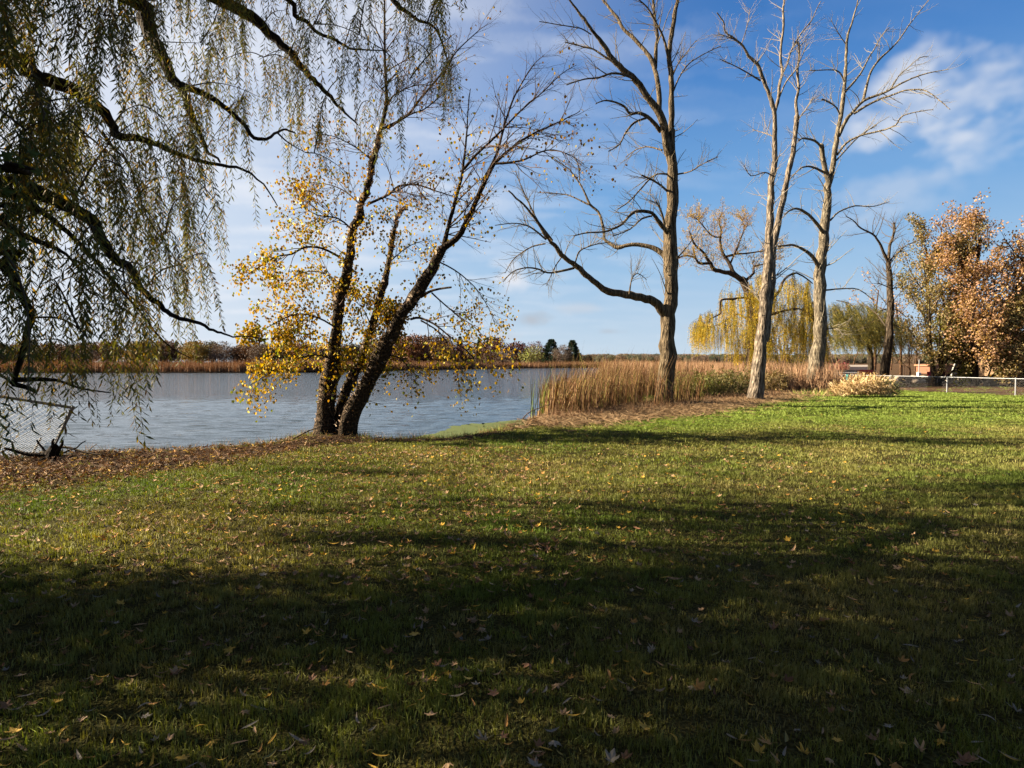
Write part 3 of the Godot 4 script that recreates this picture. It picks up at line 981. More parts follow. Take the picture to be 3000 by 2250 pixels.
func make_front_willow():
	rng.seed = 7001
	var root := Vector3(-7.6, 0, -4.4)
	var t := thing("weeping_willow", "large weeping willow with trailing narrow leaves overhanging the lake and lawn", "tree", root)
	var bark := Color(0.075, 0.062, 0.045)
	var nodes := PackedVector3Array()
	var add := func(pre: Array, px: Array, d0: float, d1: float, r0: float, r1: float, called: String):
		var p := PackedVector3Array(pre)
		var n := px.size() / 2
		for j in n: p.append(at(px[2 * j], px[2 * j + 1], lerpf(d0, d1, float(j) / maxi(n - 1, 1))))
		p = jitter(smooth(p, 3), r0 * 0.12)
		var a := Acc.new()
		tube(a, p, taper(p.size(), r0, r1, 0.3 if called == "trunk" else 0.0), 14 if called == "trunk" else 8, bark, 0.2)
		for j in a.v.size(): a.v[j] -= root
		put(a.mesh(), called, M.bark, t)
		if called != "trunk":
			for q in p: nodes.append(q)
	add.call([root + Vector3(0, -0.3, 0), root + Vector3(0.05, 1.5, 0), root + Vector3(0.15, 3.2, -0.1), root + Vector3(0.2, 5.2, -0.2), root + Vector3(0.1, 7.6, -0.3), root + Vector3(-0.3, 9.8, 0.0)], [], 0, 0, 0.48, 0.12, "trunk")
	var up := root + Vector3(0.2, 5.0, -0.2)
	add.call([up, Vector3(-6.3, 6.6, -7.4)], [390, 0, 423, 61, 447, 114, 476, 163, 504, 228, 533, 264, 549, 305, 570, 366, 590, 407, 610, 447, 647, 472], 8.5, 8.0, 0.13, 0.012, "branch")
	add.call([], [525, 248, 570, 264, 622, 289, 667, 321, 712, 362, 744, 403, 781, 407, 814, 386, 838, 380, 866, 391], 8.3, 8.9, 0.05, 0.010, "branch")
	add.call([], [814, 390, 846, 419, 895, 447], 8.8, 9.2, 0.014, 0.006, "branch")
	add.call([up, Vector3(-6.4, 7.4, -8.0)], [643, 0, 692, 24, 736, 49, 769, 77, 797, 106, 838, 142, 875, 183, 903, 216, 928, 244, 960, 273, 981, 301, 1009, 329, 1050, 366], 10.0, 10.3, 0.12, 0.012, "branch")
	add.call([Vector3(-6.4, 7.4, -8.0), Vector3(-4.6, 9.2, -9.4), Vector3(-3.0, 9.2, -10.0)], [1120, -60, 1152, 0, 1188, 33, 1229, 61, 1270, 77, 1294, 122, 1310, 175], 10.2, 10.4, 0.07, 0.008, "branch")
	add.call([Vector3(-5.4, 7.9, -8.8)], [822, -20, 863, 45, 895, 61, 928, 94, 985, 118, 1025, 142, 1066, 146, 1131, 150], 9.6, 10.4, 0.05, 0.008, "branch")
	add.call([root + Vector3(0.18, 4.0, -0.1)], [0, 171, 73, 203, 122, 228, 183, 248, 228, 269, 264, 301, 309, 334, 338, 390, 350, 399, 407, 407, 468, 427, 529, 452, 590, 472, 651, 484, 712, 496, 773, 541, 814, 602], 7.2, 8.2, 0.10, 0.006, "branch")
	add.call([], [301, 390, 338, 439, 378, 480, 407, 570], 7.5, 7.0, 0.022, 0.008, "branch")
	add.call([root + Vector3(0.1, 2.7, 0.0)], [-60, 540, 0, 545, 60, 548, 96, 558, 145, 580, 205, 605, 253, 633, 277, 653, 289, 685, 319, 732, 345, 767, 372, 776, 389, 802, 411, 845, 437, 867, 463, 889, 490, 915, 524, 933, 568, 942, 612, 963, 647, 977, 682, 985, 765, 990], 5.6, 6.4, 0.085, 0.006, "branch")
	add.call([root + Vector3(0.1, 2.6, 0.0)], [-60, 560, 0, 569, 72, 585, 108, 612, 145, 636, 180, 665, 240, 720, 310, 800, 400, 900, 480, 1000, 560, 1050], 5.4, 6.2, 0.05, 0.004, "branch")
	add.call([root + Vector3(0.1, 2.4, 0.1)], [-60, 600, 0, 646, 36, 675, 84, 697, 120, 709, 154, 725, 193, 745, 240, 800, 290, 880], 5.2, 5.6, 0.045, 0.005, "branch")
	add.call([root + Vector3(0.08, 2.2, 0.1)], [-60, 740, 0, 771, 35, 806, 52, 845, 79, 889, 92, 929, 79, 981, 66, 1042, 48, 1095, 35, 1125], 4.8, 5.0, 0.05, 0.018, "branch")
	add.call([], [48, 1112, 131, 1112, 175, 1116, 236, 1138, 323, 1151], 5.0, 5.6, 0.022, 0.006, "branch")
	add.call([], [39, 1125, 70, 1132, 105, 1147], 5.0, 5.0, 0.022, 0.015, "branch")
	# limbs out of the picture that carry the rest of the crown
	for e in [[Vector3(-9.5, 7.5, -3.0), Vector3(-11.0, 9.0, -1.0)], [Vector3(-6.0, 9.0, -4.0), Vector3(-4.0, 10.4, -4.4), Vector3(-1.8, 10.2, -5.0)], [Vector3(-8.5, 9.5, -8.5), Vector3(-8.0, 11.0, -11.0)], [Vector3(-9.5, 8.0, -7.0), Vector3(-12.0, 9.5, -8.0)], [Vector3(-5.6, 9.6, -7.4), Vector3(-3.4, 11.0, -9.0), Vector3(-1.0, 10.8, -10.4)], [Vector3(-7.2, 10.6, -5.0), Vector3(-6.4, 12.2, -5.0)]]:
		var pre := [root + Vector3(0.2, 5.6, -0.2)]
		pre.append_array(e)
		add.call(pre, [], 0, 0, 0.12, 0.025, "branch")
	for e in [[Vector3(-7.0, 5.6, -4.0), Vector3(-6.2, 5.4, -2.0), Vector3(-5.4, 4.2, -0.4), Vector3(-5.2, 3.0, 0.6)], [Vector3(-8.6, 5.4, -4.2), Vector3(-9.2, 5.2, -2.0), Vector3(-9.6, 4.0, 0.0)], [Vector3(-6.6, 4.8, -4.6), Vector3(-5.4, 4.2, -3.4), Vector3(-4.6, 3.0, -2.6)]]:
		var pre := [root + Vector3(0.15, 3.6, 0.0)]
		pre.append_array(e)
		add.call(pre, [], 0, 0, 0.09, 0.015, "branch")
	for e in [[Vector3(-6.8, 11.0, -6.4), Vector3(-5.8, 12.6, -9.4), Vector3(-4.6, 13.4, -12.8), Vector3(-3.4, 13.0, -15.6)], [Vector3(-8.4, 11.2, -6.6), Vector3(-9.0, 13.0, -10.0), Vector3(-8.6, 13.4, -13.6)], [Vector3(-6.8, 11.4, -4.6), Vector3(-4.6, 13.2, -6.4), Vector3(-2.2, 13.6, -8.4)], [Vector3(-8.6, 11.6, -3.6), Vector3(-10.4, 13.2, -4.4)]]:
		var pre := [root + Vector3(0.1, 7.6, -0.3)]
		pre.append_array(e)
		add.call(pre, [], 0, 0, 0.13, 0.02, "branch")
	# where the foliage reaches down to in the photograph
	var low := [[-400, 1300], [0, 1240], [150, 1200], [300, 1190], [450, 1120], [560, 1010], [640, 960], [700, 890], [745, 870], [765, 600], [850, 500], [950, 520], [1050, 610], [1130, 540], [1180, 380], [1240, 230], [1290, 300], [1340, 330], [1355, 60], [1400, -200], [3000, -900]]
	var lowest := func(x: float) -> float:
		for j in low.size() - 1:
			if x < low[j + 1][0]:
				return lerpf(low[j][1], low[j + 1][1], clampf((x - low[j][0]) / float(low[j + 1][0] - low[j][0]), 0, 1))
		return -900.0
	var lens := [1.35, 1.1, 0.8, 1.6, 0.6, 1.2, 0.95, 0.75]
	var keep := func(s: Vector3, sc: float) -> float:
		var px := to_px(s)
		if s.distance_to(EYE) < 3.3: return 0.0
		if px.x < -400: return minf(sc, (s.y - 0.15) / 1.4)
		var room := (float(lowest.call(px.x)) - px.y) * -s.z / F
		if room < 0.35: return 0.0
		return minf(sc, room / 1.25)
	var targets := []
	for k in 540:
		var x := -350.0 + 1690.0 * pow(rng.randf(), 1.35)
		var y := rf(-500.0, float(lowest.call(x)) - 60.0)
		var dens := 1.0 if x < 560 else (0.62 if x < 800 else 0.55)
		if y > 420 and x < 420: dens *= 0.7
		if y > 760: dens *= 0.5
		if x > 600 and y > 330: dens *= 0.25
		if rng.randf() > dens: continue
		var near := lerpf(5.0, 9.0, clampf((x + 0.3 * (700.0 - y)) / 1000.0, 0, 1))
		targets.append(at(x, y, near + rf(-1.5 if x < 450 else -0.9, 1.8)))
	for k in 900:
		var p := Vector3(rf(-13.0, -0.5), rf(4.5, 12.0), rf(-13.5, -2.0))
		var q := to_px(p)
		if q.y > -150 and q.x > -250: continue
		if n_mid.get_noise_3dv(p * 8.0) < -0.08: continue
		targets.append(p)
	for k in 2100:
		var p := Vector3(rf(-12.0, -1.0), rf(9.0, 14.5), rf(-17.0, -3.0))
		var q := to_px(p - Vector3(0, 1.3, 0))
		if q.y > -120 and q.x > -250: continue
		if n_mid.get_noise_3dv(p * 7.0 + Vector3(90, 0, 0)) < 0.0: continue
		targets.append(p)
	for k in 420:
		var p := Vector3(rf(-10.5, -3.4), rf(1.0, 6.0), rf(-5.6, 1.2))
		var q := to_px(p)
		if q.x > -120 or p.distance_to(EYE) < 3.2: continue
		targets.append(p)
	var wood := Acc.new()
	var xf := []
	weep(nodes, targets, wood, Color(0.06, 0.048, 0.032), 6, xf, keep, 0.012)
	for j in wood.v.size(): wood.v[j] -= root
	put(wood.mesh(), "twigs", M.twig, t, "stuff")
	var green := [Color(0.095, 0.115, 0.035), Color(0.12, 0.13, 0.038), Color(0.085, 0.105, 0.04), Color(0.15, 0.15, 0.04), Color(0.105, 0.12, 0.05)]
	var mixed := green.duplicate()
	mixed.append_array([Color(0.34, 0.23, 0.03), Color(0.26, 0.19, 0.03), Color(0.16, 0.095, 0.035)])
	var yellow := [Color(0.38, 0.26, 0.03), Color(0.30, 0.23, 0.035), Color(0.14, 0.145, 0.03), Color(0.11, 0.12, 0.035), Color(0.22, 0.13, 0.03)]
	var meshes := []
	for k in 8: meshes.append(strand(800 + k, lens[k], 0.108, 0.0165, 0.026, [green, mixed, mixed, mixed, yellow, mixed, green, yellow][k], [0.02, 0.06, 0.0, 0.05, 0.1, 0.03, 0.08, 0.05][k]))
	var rest := []; var cols := []
	for k in 8:
		rest.append([]); cols.append(PackedColorArray())
	var made := 0
	rng.seed = 7100
	for e in xf:
		var f: Transform3D = e
		var v := rng.randi() % 8
		if v in [4, 7] and rng.randf() < 0.2: v = rng.randi() % 4
		f.origin -= root
		var px := to_px(e.origin)
		var seen := px.x > -20 and px.y > -350
		if seen and made < 300 and (e.origin as Vector3).z > -8.6:
			var o := put(meshes[v], "hanging_twig", M.leaf_dull, t)
			o.transform = f
			made += 1
		else:
			rest[v].append(f); cols[v].append(Color(1, 1, 1) * rf(0.75, 1.25))
	for v in 8: multi(meshes[v], rest[v], cols[v], "foliage", M.leaf_dull, t)
	print("willow strands ", xf.size(), " own ", made)

func make_front_maple():
	rng.seed = 5151
	var root := Vector3(-10.2, 0, -1.2)
	var t := thing("maple_tree", "maple tree with lobed dark green leaves on a branch beside the willow limb", "tree", root)
	var wood := Acc.new()
	var tips := []
	var o := {"seg": [6, 5, 4, 3], "wander": 0.16, "trop": [0.05, 0.06, 0.02, 0.0], "kids": [22.0, 9.0, 6.0], "ang": [1.05, 0.8, 0.7], "ratio": 0.5, "last": 3, "sides": [10, 7, 5, 3], "col": Color(0.08, 0.065, 0.05), "begin": 0.1}
	grow(wood, tips, Vector3(0, -0.2, 0), Vector3.UP, 10.0, 0.34, 0, o)
	var bp := PackedVector3Array([Vector3(0, 2.6, 0), Vector3(3.2, 3.1, -0.5), at(-160, 470, 3.7) - root, at(20, 480, 3.6) - root, at(110, 500, 3.7) - root])
	tube(wood, smooth(bp, 3), taper(13, 0.05, 0.006), 6, Color(0.08, 0.065, 0.05))
	put(wood.mesh(), "trunk", M.bark, t)
	var big := lobed_leaf(0.25, 71)
	var up := Basis(Vector3.RIGHT, -1.3)
	var near := [[20, 455, 150], [55, 480, 120], [95, 450, 110], [15, 560, 130], [40, 690, 130], [70, 720, 120], [10, 720, 140], [115, 505, 110], [0, 500, 120]]
	for e in near:
		var l := put(big, "leaf", mat(Color(0.06, 0.085, 0.02), 0.5), t)
		var sz: float = e[2] / F * 2.4
		l.transform = Transform3D((Basis(Vector3.UP, rf(-0.8, 0.8)) * up * Basis(Vector3.UP, rf(0, TAU))).scaled(Vector3.ONE * sz * 0.6), at(e[0], e[1], 3.6 + rf(-0.2, 0.2)) - root)
	var xf := []; var cs := PackedColorArray()
	for e in tips:
		if n_mid.get_noise_3dv((e[0] + root) * 9.0) < -0.24: continue
		for k in 14:
			var p: Vector3 = e[0] + rv() * 0.4
			var q := to_px(p + root)
			if q.x > -60 and q.x < 3100 and q.y > -60 and q.y < 2400: continue
			if (p + root).distance_to(EYE) < 1.6: continue
			xf.append(Transform3D((Basis(rv().normalized(), rf(0, TAU))).scaled(Vector3.ONE * rf(0.13, 0.2)), p))
			cs.append(Color(0.07, 0.09, 0.022).lerp(Color(0.22, 0.14, 0.025), rng.randf() * rng.randf()))
	multi(big, xf, cs, "crown", M.leaf_dull, t)
	# a second maple of the same kind, farther from the water, its crown reaching over the lawn
	rng.seed = 5252
	o.kids = [16.0, 8.0, 5.0]
	o.begin = 0.3
	o.ratio = 0.62
	for more in [[Vector3(-4.4, 0, 4.6), "tall maple standing on the lawn away from the lake, crown over the grass"], [Vector3(3.8, 0, 5.4), "unseen maple added behind the viewer, its low crown blocking sky light from the grass"]]:  # the last one is added out of view, only to block sky light
		var root2: Vector3 = more[0]
		var t2 := thing("maple_tree", more[1], "tree", root2)
		wood = Acc.new()
		tips = []
		grow(wood, tips, Vector3(0, -0.2, 0), Vector3(0.06, 1, -0.12).normalized(), 11.5, 0.36, 0, o)
		put(wood.mesh(), "trunk", M.bark, t2)
		xf = []; cs = PackedColorArray()
		for e in tips:
			if n_mid.get_noise_3dv((e[0] + root2) * 9.0) < -0.13: continue
			for k in 24:
				var p: Vector3 = e[0] + rv() * 0.5
				var q := to_px(p + root2)
				if q.x > -160 and q.x < 3160 and q.y > -160 and q.y < 2400: continue
				if (p + root2).distance_to(EYE) < 2.2: continue
				xf.append(Transform3D((Basis(rv().normalized(), rf(0, TAU))).scaled(Vector3.ONE * rf(0.13, 0.2)), p))
				cs.append(Color(0.07, 0.09, 0.022).lerp(Color(0.22, 0.14, 0.025), rng.randf() * rng.randf()))
		multi(big, xf, cs, "crown", M.leaf_dull, t2)
		print("maple leaves ", xf.size())

func make_gold_willow():
	rng.seed = 7201
	var D := 46.0
	var root := at(2200, 1100, D); root.y = 0.0
	var t := thing("golden_willow", "weeping willow with golden trailing foliage and twisted bare top limbs", "tree", root)
	var nodes := PackedVector3Array()
	var col := Color(0.15, 0.11, 0.075)
	var list := [
		[[2200, 1130, 2207, 1040, 2209, 985, 2205, 910, 2189, 850, 2175, 818], 0.0, 0.0, 46, 20, "trunk"],
		[[2180, 826, 2146, 803, 2117, 796, 2092, 789, 2081, 771, 2070, 756, 2059, 738, 2037, 720, 2027, 698, 2019, 677], 0.0, -1.0, 16, 3],
		[[2177, 820, 2150, 800, 2139, 774, 2124, 753, 2113, 731, 2110, 695, 2113, 673, 2106, 651, 2117, 615], 0.0, 1.0, 14, 2],
		[[2081, 771, 2048, 771, 2037, 756, 2009, 749, 1975, 760], -0.6, -1.6, 9, 3],
		[[2124, 753, 2153, 745, 2189, 742, 2240, 735, 2290, 728], 0.6, 1.5, 8, 2],
		[[2180, 826, 2208, 800, 2208, 782, 2236, 774, 2270, 760], 0.0, 2.0, 9, 2],
		[[2226, 890, 2189, 872, 2146, 876, 2113, 879, 2110, 905, 2110, 919, 2081, 934, 2077, 944], -0.5, -3.0, 8, 3],
		[[2206, 960, 2262, 876, 2284, 850, 2298, 818, 2334, 800, 2380, 830], 0.0, 2.0, 14, 3],
		[[2207, 985, 2230, 940, 2280, 915, 2340, 905, 2390, 930], 0.0, -3.0, 12, 3],
		[[2206, 950, 2160, 920, 2110, 950, 2060, 960], 0.0, 3.0, 8, 2],
		[[2110, 695, 2085, 690, 2050, 650, 2040, 640], 0.4, -0.5, 5, 2],
		[[2139, 774, 2170, 700, 2180, 660, 2165, 630], 0.4, 2.0, 6, 2],
	]
	var made := limbs_of(t, list, D, M.bark, col, nodes)
	# bare twigs in the top
	var wood := Acc.new()
	var tips := []
	var o := {"seg": [5, 4, 3], "wander": 0.28, "trop": [0.03, 0.06, 0.05], "kids": [5.0, 4.0], "ang": [0.7, 0.6], "ratio": 0.55, "last": 2, "sides": [4, 3, 3], "col": Color(0.17, 0.11, 0.075)}
	for k in [1, 2, 3, 4, 5, 10, 11]: twigs_on(wood, tips, made[k][0], made[k][1], 42, 0.12, 1.7, o, Vector3(0.1, 0.4, 0))
	var lf := one_leaf(0.22)
	var xl := []; var cl := PackedColorArray()
	for e in tips:
		if rng.randf() < 0.55: continue
		xl.append(Transform3D(Basis(rv().normalized(), rf(0, TAU)).scaled(Vector3.ONE * rf(0.1, 0.2)), e[0] - root))
		cl.append(Color(0.36, 0.25, 0.05) * rf(0.7, 1.2))
	# the drape
	var targets := []
	var top := [[2010, 960], [2060, 905], [2110, 850], [2160, 830], [2230, 800], [2290, 790], [2340, 790], [2400, 860], [2440, 920]]
	for k in 360:
		var x := rf(2015, 2430)
		var ty := 900.0
		for j in top.size() - 1:
			if x >= top[j][0]: ty = lerpf(top[j][1], top[j + 1][1], clampf((x - top[j][0]) / float(top[j + 1][0] - top[j][0]), 0, 1))
		if x < 2110 and rng.randf() < 0.45: continue
		targets.append(at(x, rf(ty, lerpf(960, 1030, clampf((x - 2010) / 130.0, 0, 1))), D + rf(-4.5, 4.5)))
	var keep := func(s: Vector3, sc: float) -> float:
		var px := to_px(s)
		var bottom := (1040.0 if px.x < 2130 else 1110.0) - 60.0 * rng.randf() * rng.randf()
		var room := (bottom - px.y) * -s.z / F
		return 0.0 if room < 0.4 else minf(sc, room / 2.0)
	var xf := []
	weep(nodes, targets, wood, Color(0.13, 0.09, 0.045), 10, xf, keep, 0.014)
	for j in wood.v.size(): wood.v[j] -= root
	put(wood.mesh(), "twigs", M.twig, t, "stuff")
	multi(lf, xl, cl, "sparse_leaves", M.leaf, t)
	var gold := [Color(0.44, 0.30, 0.03), Color(0.40, 0.28, 0.04), Color(0.32, 0.26, 0.04), Color(0.25, 0.23, 0.045), Color(0.46, 0.28, 0.02)]
	for v in 3:
		var mesh := strand(820 + v, [2.2, 1.7, 1.3][v], 0.16, 0.035, 0.05, gold, [0.05, 0.1, 0.0][v])
		var part := []; var cs := PackedColorArray()
		for j in range(v, xf.size(), 3):
			var f: Transform3D = xf[j]
			f.origin -= root
			part.append(f)
			cs.append(Color(1, 1, 1).lerp(Color(0.55, 0.7, 0.7), rng.randf() * rng.randf()) * rf(0.7, 1.2))
		multi(mesh, part, cs, "foliage", M.leaf, t)

func make_green_willow():
	rng.seed = 7301
	var D := 58.0
	var root := at(2546, 1100, D); root.y = 0.0
	var t := thing("green_willow", "smaller dark olive weeping willow swept by wind behind the bare trees", "tree", root)
	var nodes := PackedVector3Array()
	limbs_of(t, [
		[[2546, 1115, 2552, 1060, 2545, 1010, 2530, 960, 2515, 920], 0.0, 0.0, 18, 8, "trunk"],
		[[2545, 1010, 2500, 960, 2470, 930, 2450, 940], 0.0, -2.0, 7, 2],
		[[2530, 960, 2570, 915, 2620, 905, 2655, 930], 0.0, 2.0, 6, 2],
		[[2515, 920, 2490, 890, 2450, 880], 0.0, 2.0, 5, 2],
		[[2540, 980, 2600, 950, 2640, 960], 0.0, -2.0, 5, 2]], D, M.bark, Color(0.10, 0.08, 0.055), nodes)
	var targets := []
	for k in 260: targets.append(at(rf(2425, 2600), rf(885, 1000), D + rf(-4, 4)))
	for k in 35: targets.append(at(rf(2600, 2670), rf(920, 1000), D + rf(-2, 4)))
	var keep := func(s: Vector3, sc: float) -> float:
		var px := to_px(s)
		var room := (1085.0 - 45.0 * rng.randf() * rng.randf() - px.y) * -s.z / F
		return 0.0 if room < 0.4 else minf(sc, room / 1.8)
	var wood := Acc.new()
	var xf := []
	weep(nodes, targets, wood, Color(0.12, 0.09, 0.05), 9, xf, keep, 0.02)
	for j in wood.v.size(): wood.v[j] -= root
	put(wood.mesh(), "twigs", M.twig, t, "stuff")
	var ol := [Color(0.10, 0.105, 0.03), Color(0.14, 0.13, 0.035), Color(0.22, 0.17, 0.04), Color(0.08, 0.085, 0.03)]
	for v in 4:
		var mesh := strand(840 + v, [2.0, 1.5, 1.1, 1.8][v], 0.17, 0.035, 0.055, ol, [0.3, 0.12, 0.5, 0.05][v])
		var part := []; var cs := PackedColorArray()
		for j in range(v, xf.size(), 4):
			var f: Transform3D = xf[j]
			f = Transform3D((Basis(Vector3.UP, rf(-0.9, 0.9)) * Basis(Vector3.BACK, rf(-0.15, 0.4))).scaled(f.basis.get_scale()), f.origin - root)
			part.append(f)
			cs.append(Color(1, 1, 1) * rf(0.7, 1.25))
		multi(mesh, part, cs, "foliage", M.leaf, t)

# ------------------------------------------------------------------ birch clump
func make_birch():
	rng.seed = 6001
	var D := 14.6
	var root := at(985, 1266, D); root.y = 0.0
	var t := thing("birch_tree", "three-stemmed birch with peeling bark and last yellow leaves at the water's edge", "tree", root)
	var nodes := PackedVector3Array()
	var col := Color(0.26, 0.20, 0.14)
	var trunks := [
		[[952, 1275, 956, 1204, 960, 1143, 969, 1082, 981, 1021, 985, 960, 993, 899, 1001, 838, 1015, 789, 1025, 736, 1034, 675, 1052, 640, 1058, 602, 1074, 561, 1082, 513, 1095, 460, 1107, 415, 1119, 366], 0.0, 0.3, 50, 13, "trunk"],
		[[1009, 1275, 1025, 1216, 1054, 1159, 1082, 1106, 1115, 1045, 1139, 992, 1168, 939, 1200, 891, 1237, 830, 1278, 764, 1298, 728], -0.1, -0.5, 52, 27, "trunk"],
		[[985, 1262, 993, 1200, 1021, 1135, 1046, 1082, 1066, 1029, 1090, 960, 1111, 878, 1127, 830, 1139, 769, 1147, 708, 1156, 675, 1160, 642, 1172, 622, 1184, 610], 0.25, 0.8, 34, 7, "trunk"]]
	var stems := limbs_of(t, trunks, D, M.birch, col, nodes, 12, 0.6)
	var fl := Acc.new()                      # loose curls of bark
	for e in stems:
		var pp: PackedVector3Array = e[0]; var rr: PackedFloat32Array = e[1]
		for k in 420:
			var j := rng.randi() % (pp.size() - 1)
			var d := (pp[j + 1] - pp[j]).normalized()
			var out := d.cross(rv()).normalized()
			var q := pp[j].lerp(pp[j + 1], rng.randf()) + out * rr[j] * 0.98
			var s := out.cross(d).normalized() * rf(0.015, 0.045)
			var c := Color(0.42, 0.33, 0.24).lerp(Color(0.12, 0.075, 0.05), rng.randf()) 
			var tip := q + d * rf(-0.05, 0.05) + out * rf(0.01, 0.05)
			fl.quad(q - s, q + s, tip + s * 0.7 + d * 0.03, tip - s * 0.7 + d * 0.03, (out + d * rf(-0.5, 0.5)).normalized(), c)
	for j in fl.v.size(): fl.v[j] -= root
	put(fl.mesh(), "bark_curls", M.reed, t, "stuff")
	var tw := Color(0.075, 0.052, 0.04)
	var list := [
		[[1119, 366, 1131, 309, 1131, 244, 1127, 163, 1127, 81, 1127, 0, 1130, -60], 0.3, 0.6, 13, 3],
		[[1119, 378, 1188, 342, 1229, 293, 1270, 244, 1302, 203, 1335, 155, 1375, 114, 1412, 81], 0.3, 1.2, 9, 2],
		[[1135, 378, 1196, 338, 1241, 321, 1278, 293, 1302, 273], 0.3, -0.4, 6, 2],
		[[1131, 309, 1152, 281, 1188, 260, 1229, 248, 1261, 252], 0.3, -0.6, 5, 2],
		[[1078, 598, 1139, 570, 1168, 545, 1221, 541, 1270, 557, 1335, 578, 1392, 602], 0.2, -1.0, 8, 2],
		[[1139, 565, 1184, 563, 1221, 578], 0.0, -0.6, 4, 2],
		[[993, 752, 944, 728, 895, 724, 855, 744, 810, 752, 761, 781, 724, 805], 0.2, -0.9, 8, 2],
		[[985, 960, 930, 930, 870, 920, 800, 950, 740, 985], 0.0, -1.3, 6, 2],
		[[1001, 838, 950, 800, 880, 800, 820, 840], 0.0, 1.2, 6, 2],
		[[1034, 675, 990, 640, 930, 630, 880, 600], 0.0, -0.7, 6, 2],
		[[975, 1050, 920, 1040, 850, 1060, 780, 1100, 730, 1130], 0.0, -1.2, 5, 2],
		[[1058, 602, 1010, 560, 960, 540, 900, 535], 0.1, 0.9, 5, 1.5],
		[[1090, 470, 1040, 430, 980, 400, 920, 390], 0.1, -0.6, 5, 1.5],
		[[1298, 728, 1335, 699, 1359, 667, 1383, 618, 1400, 578, 1424, 525, 1449, 480, 1493, 439, 1534, 407, 1600, 374, 1650, 352, 1700, 325], -0.5, -0.8, 21, 2],
		[[1298, 728, 1306, 695, 1312, 667, 1335, 586, 1351, 521, 1359, 468, 1367, 399, 1371, 325, 1378, 260], -0.5, 0.3, 16, 2],
		[[1416, 530, 1453, 456, 1469, 399, 1485, 342, 1506, 285, 1538, 228, 1562, 191, 1595, 160], -0.6, 0.2, 10, 1.5],
		[[1359, 496, 1392, 456, 1432, 419, 1469, 382, 1530, 320, 1590, 270, 1640, 220, 1690, 190], -0.3, -1.2, 9, 1.5],
		[[1449, 480, 1530, 470, 1600, 440, 1660, 450, 1710, 480], -0.7, -1.5, 7, 1.5],
		[[1204, 935, 1229, 931, 1270, 948, 1306, 976, 1335, 1000, 1380, 1040, 1410, 1075], -0.4, -1.5, 8, 2],
		[[1233, 939, 1290, 976, 1322, 1033, 1339, 1094, 1347, 1155], -0.6, -1.3, 5, 2],
		[[1335, 1000, 1392, 1005, 1440, 1033, 1489, 1061], -1.2, -1.8, 4, 1.5],
		[[1139, 1041, 1172, 1049, 1204, 1086, 1229, 1106], -0.2, -0.9, 5, 2],
		[[1233, 870, 1270, 850, 1322, 842], -0.4, -0.9, 9, 6],
		[[1265, 858, 1310, 899, 1351, 931, 1392, 960, 1430, 1000], -0.4, -1.2, 5, 1.5],
		[[1278, 764, 1330, 790, 1390, 840, 1430, 900, 1450, 950], -0.4, 0.6, 5, 1.5],
		[[1090, 960, 1060, 900, 1020, 870], 0.3, 1.0, 4, 1.5],
		[[1139, 769, 1200, 720, 1260, 700], 0.5, 1.2, 4, 1.5]]
	var made := limbs_of(t, list, D, M.birch, col * 0.8, nodes, 7, 0.2)
	var wood := Acc.new()
	var tips := []
	var o := {"seg": [5, 4, 3], "wander": 0.17, "trop": [0.02, 0.0, -0.03], "kids": [5.0, 3.5], "ang": [0.55, 0.55], "ratio": 0.6, "last": 2, "sides": [4, 3, 3], "col": tw}
	for k in made.size():
		var e = made[k]
		var high := to_px(e[0][e[0].size() - 1]).y < 650
		if k == 22: continue
		twigs_on(wood, tips, e[0], e[1], 30 if high else 18, 0.12, 1.15 if high else 0.85, o, Vector3(0.05, 0.12 if high else -0.25, 0))
	# leafy shoots straight from the stems
	for k in 3:
		var p := limb_points(trunks[k][0], D, D)
		var r := taper(p.size(), 0.03, 0.01)
		twigs_on(wood, tips, p, r, 42 if k < 2 else 30, 0.05, 0.75, o, Vector3(-0.12, 0.0, 0))
	for j in wood.v.size(): wood.v[j] -= root
	put(wood.mesh(), "twigs", M.twig, t, "stuff")
	# leaves
	var lf := round_leaf()
	var tones := [Color(0.40, 0.26, 0.014), Color(0.32, 0.22, 0.018), Color(0.22, 0.185, 0.018), Color(0.12, 0.15, 0.02), Color(0.24, 0.13, 0.02), Color(0.16, 0.09, 0.028), Color(0.42, 0.28, 0.012)]
	var ms := []
	for c in tones:
		var m := mat(c, 0.6)
		m.backlight_enabled = true
		m.backlight = Color(0.9, 0.85, 0.45)
		m.cull_mode = BaseMaterial3D.CULL_DISABLED
		ms.append(m)
	var xf := []; var cs := PackedColorArray()
	var own := 0
	rng.seed = 6100
	tips.shuffle()
	var order := []
	for e in tips: order.append(e)
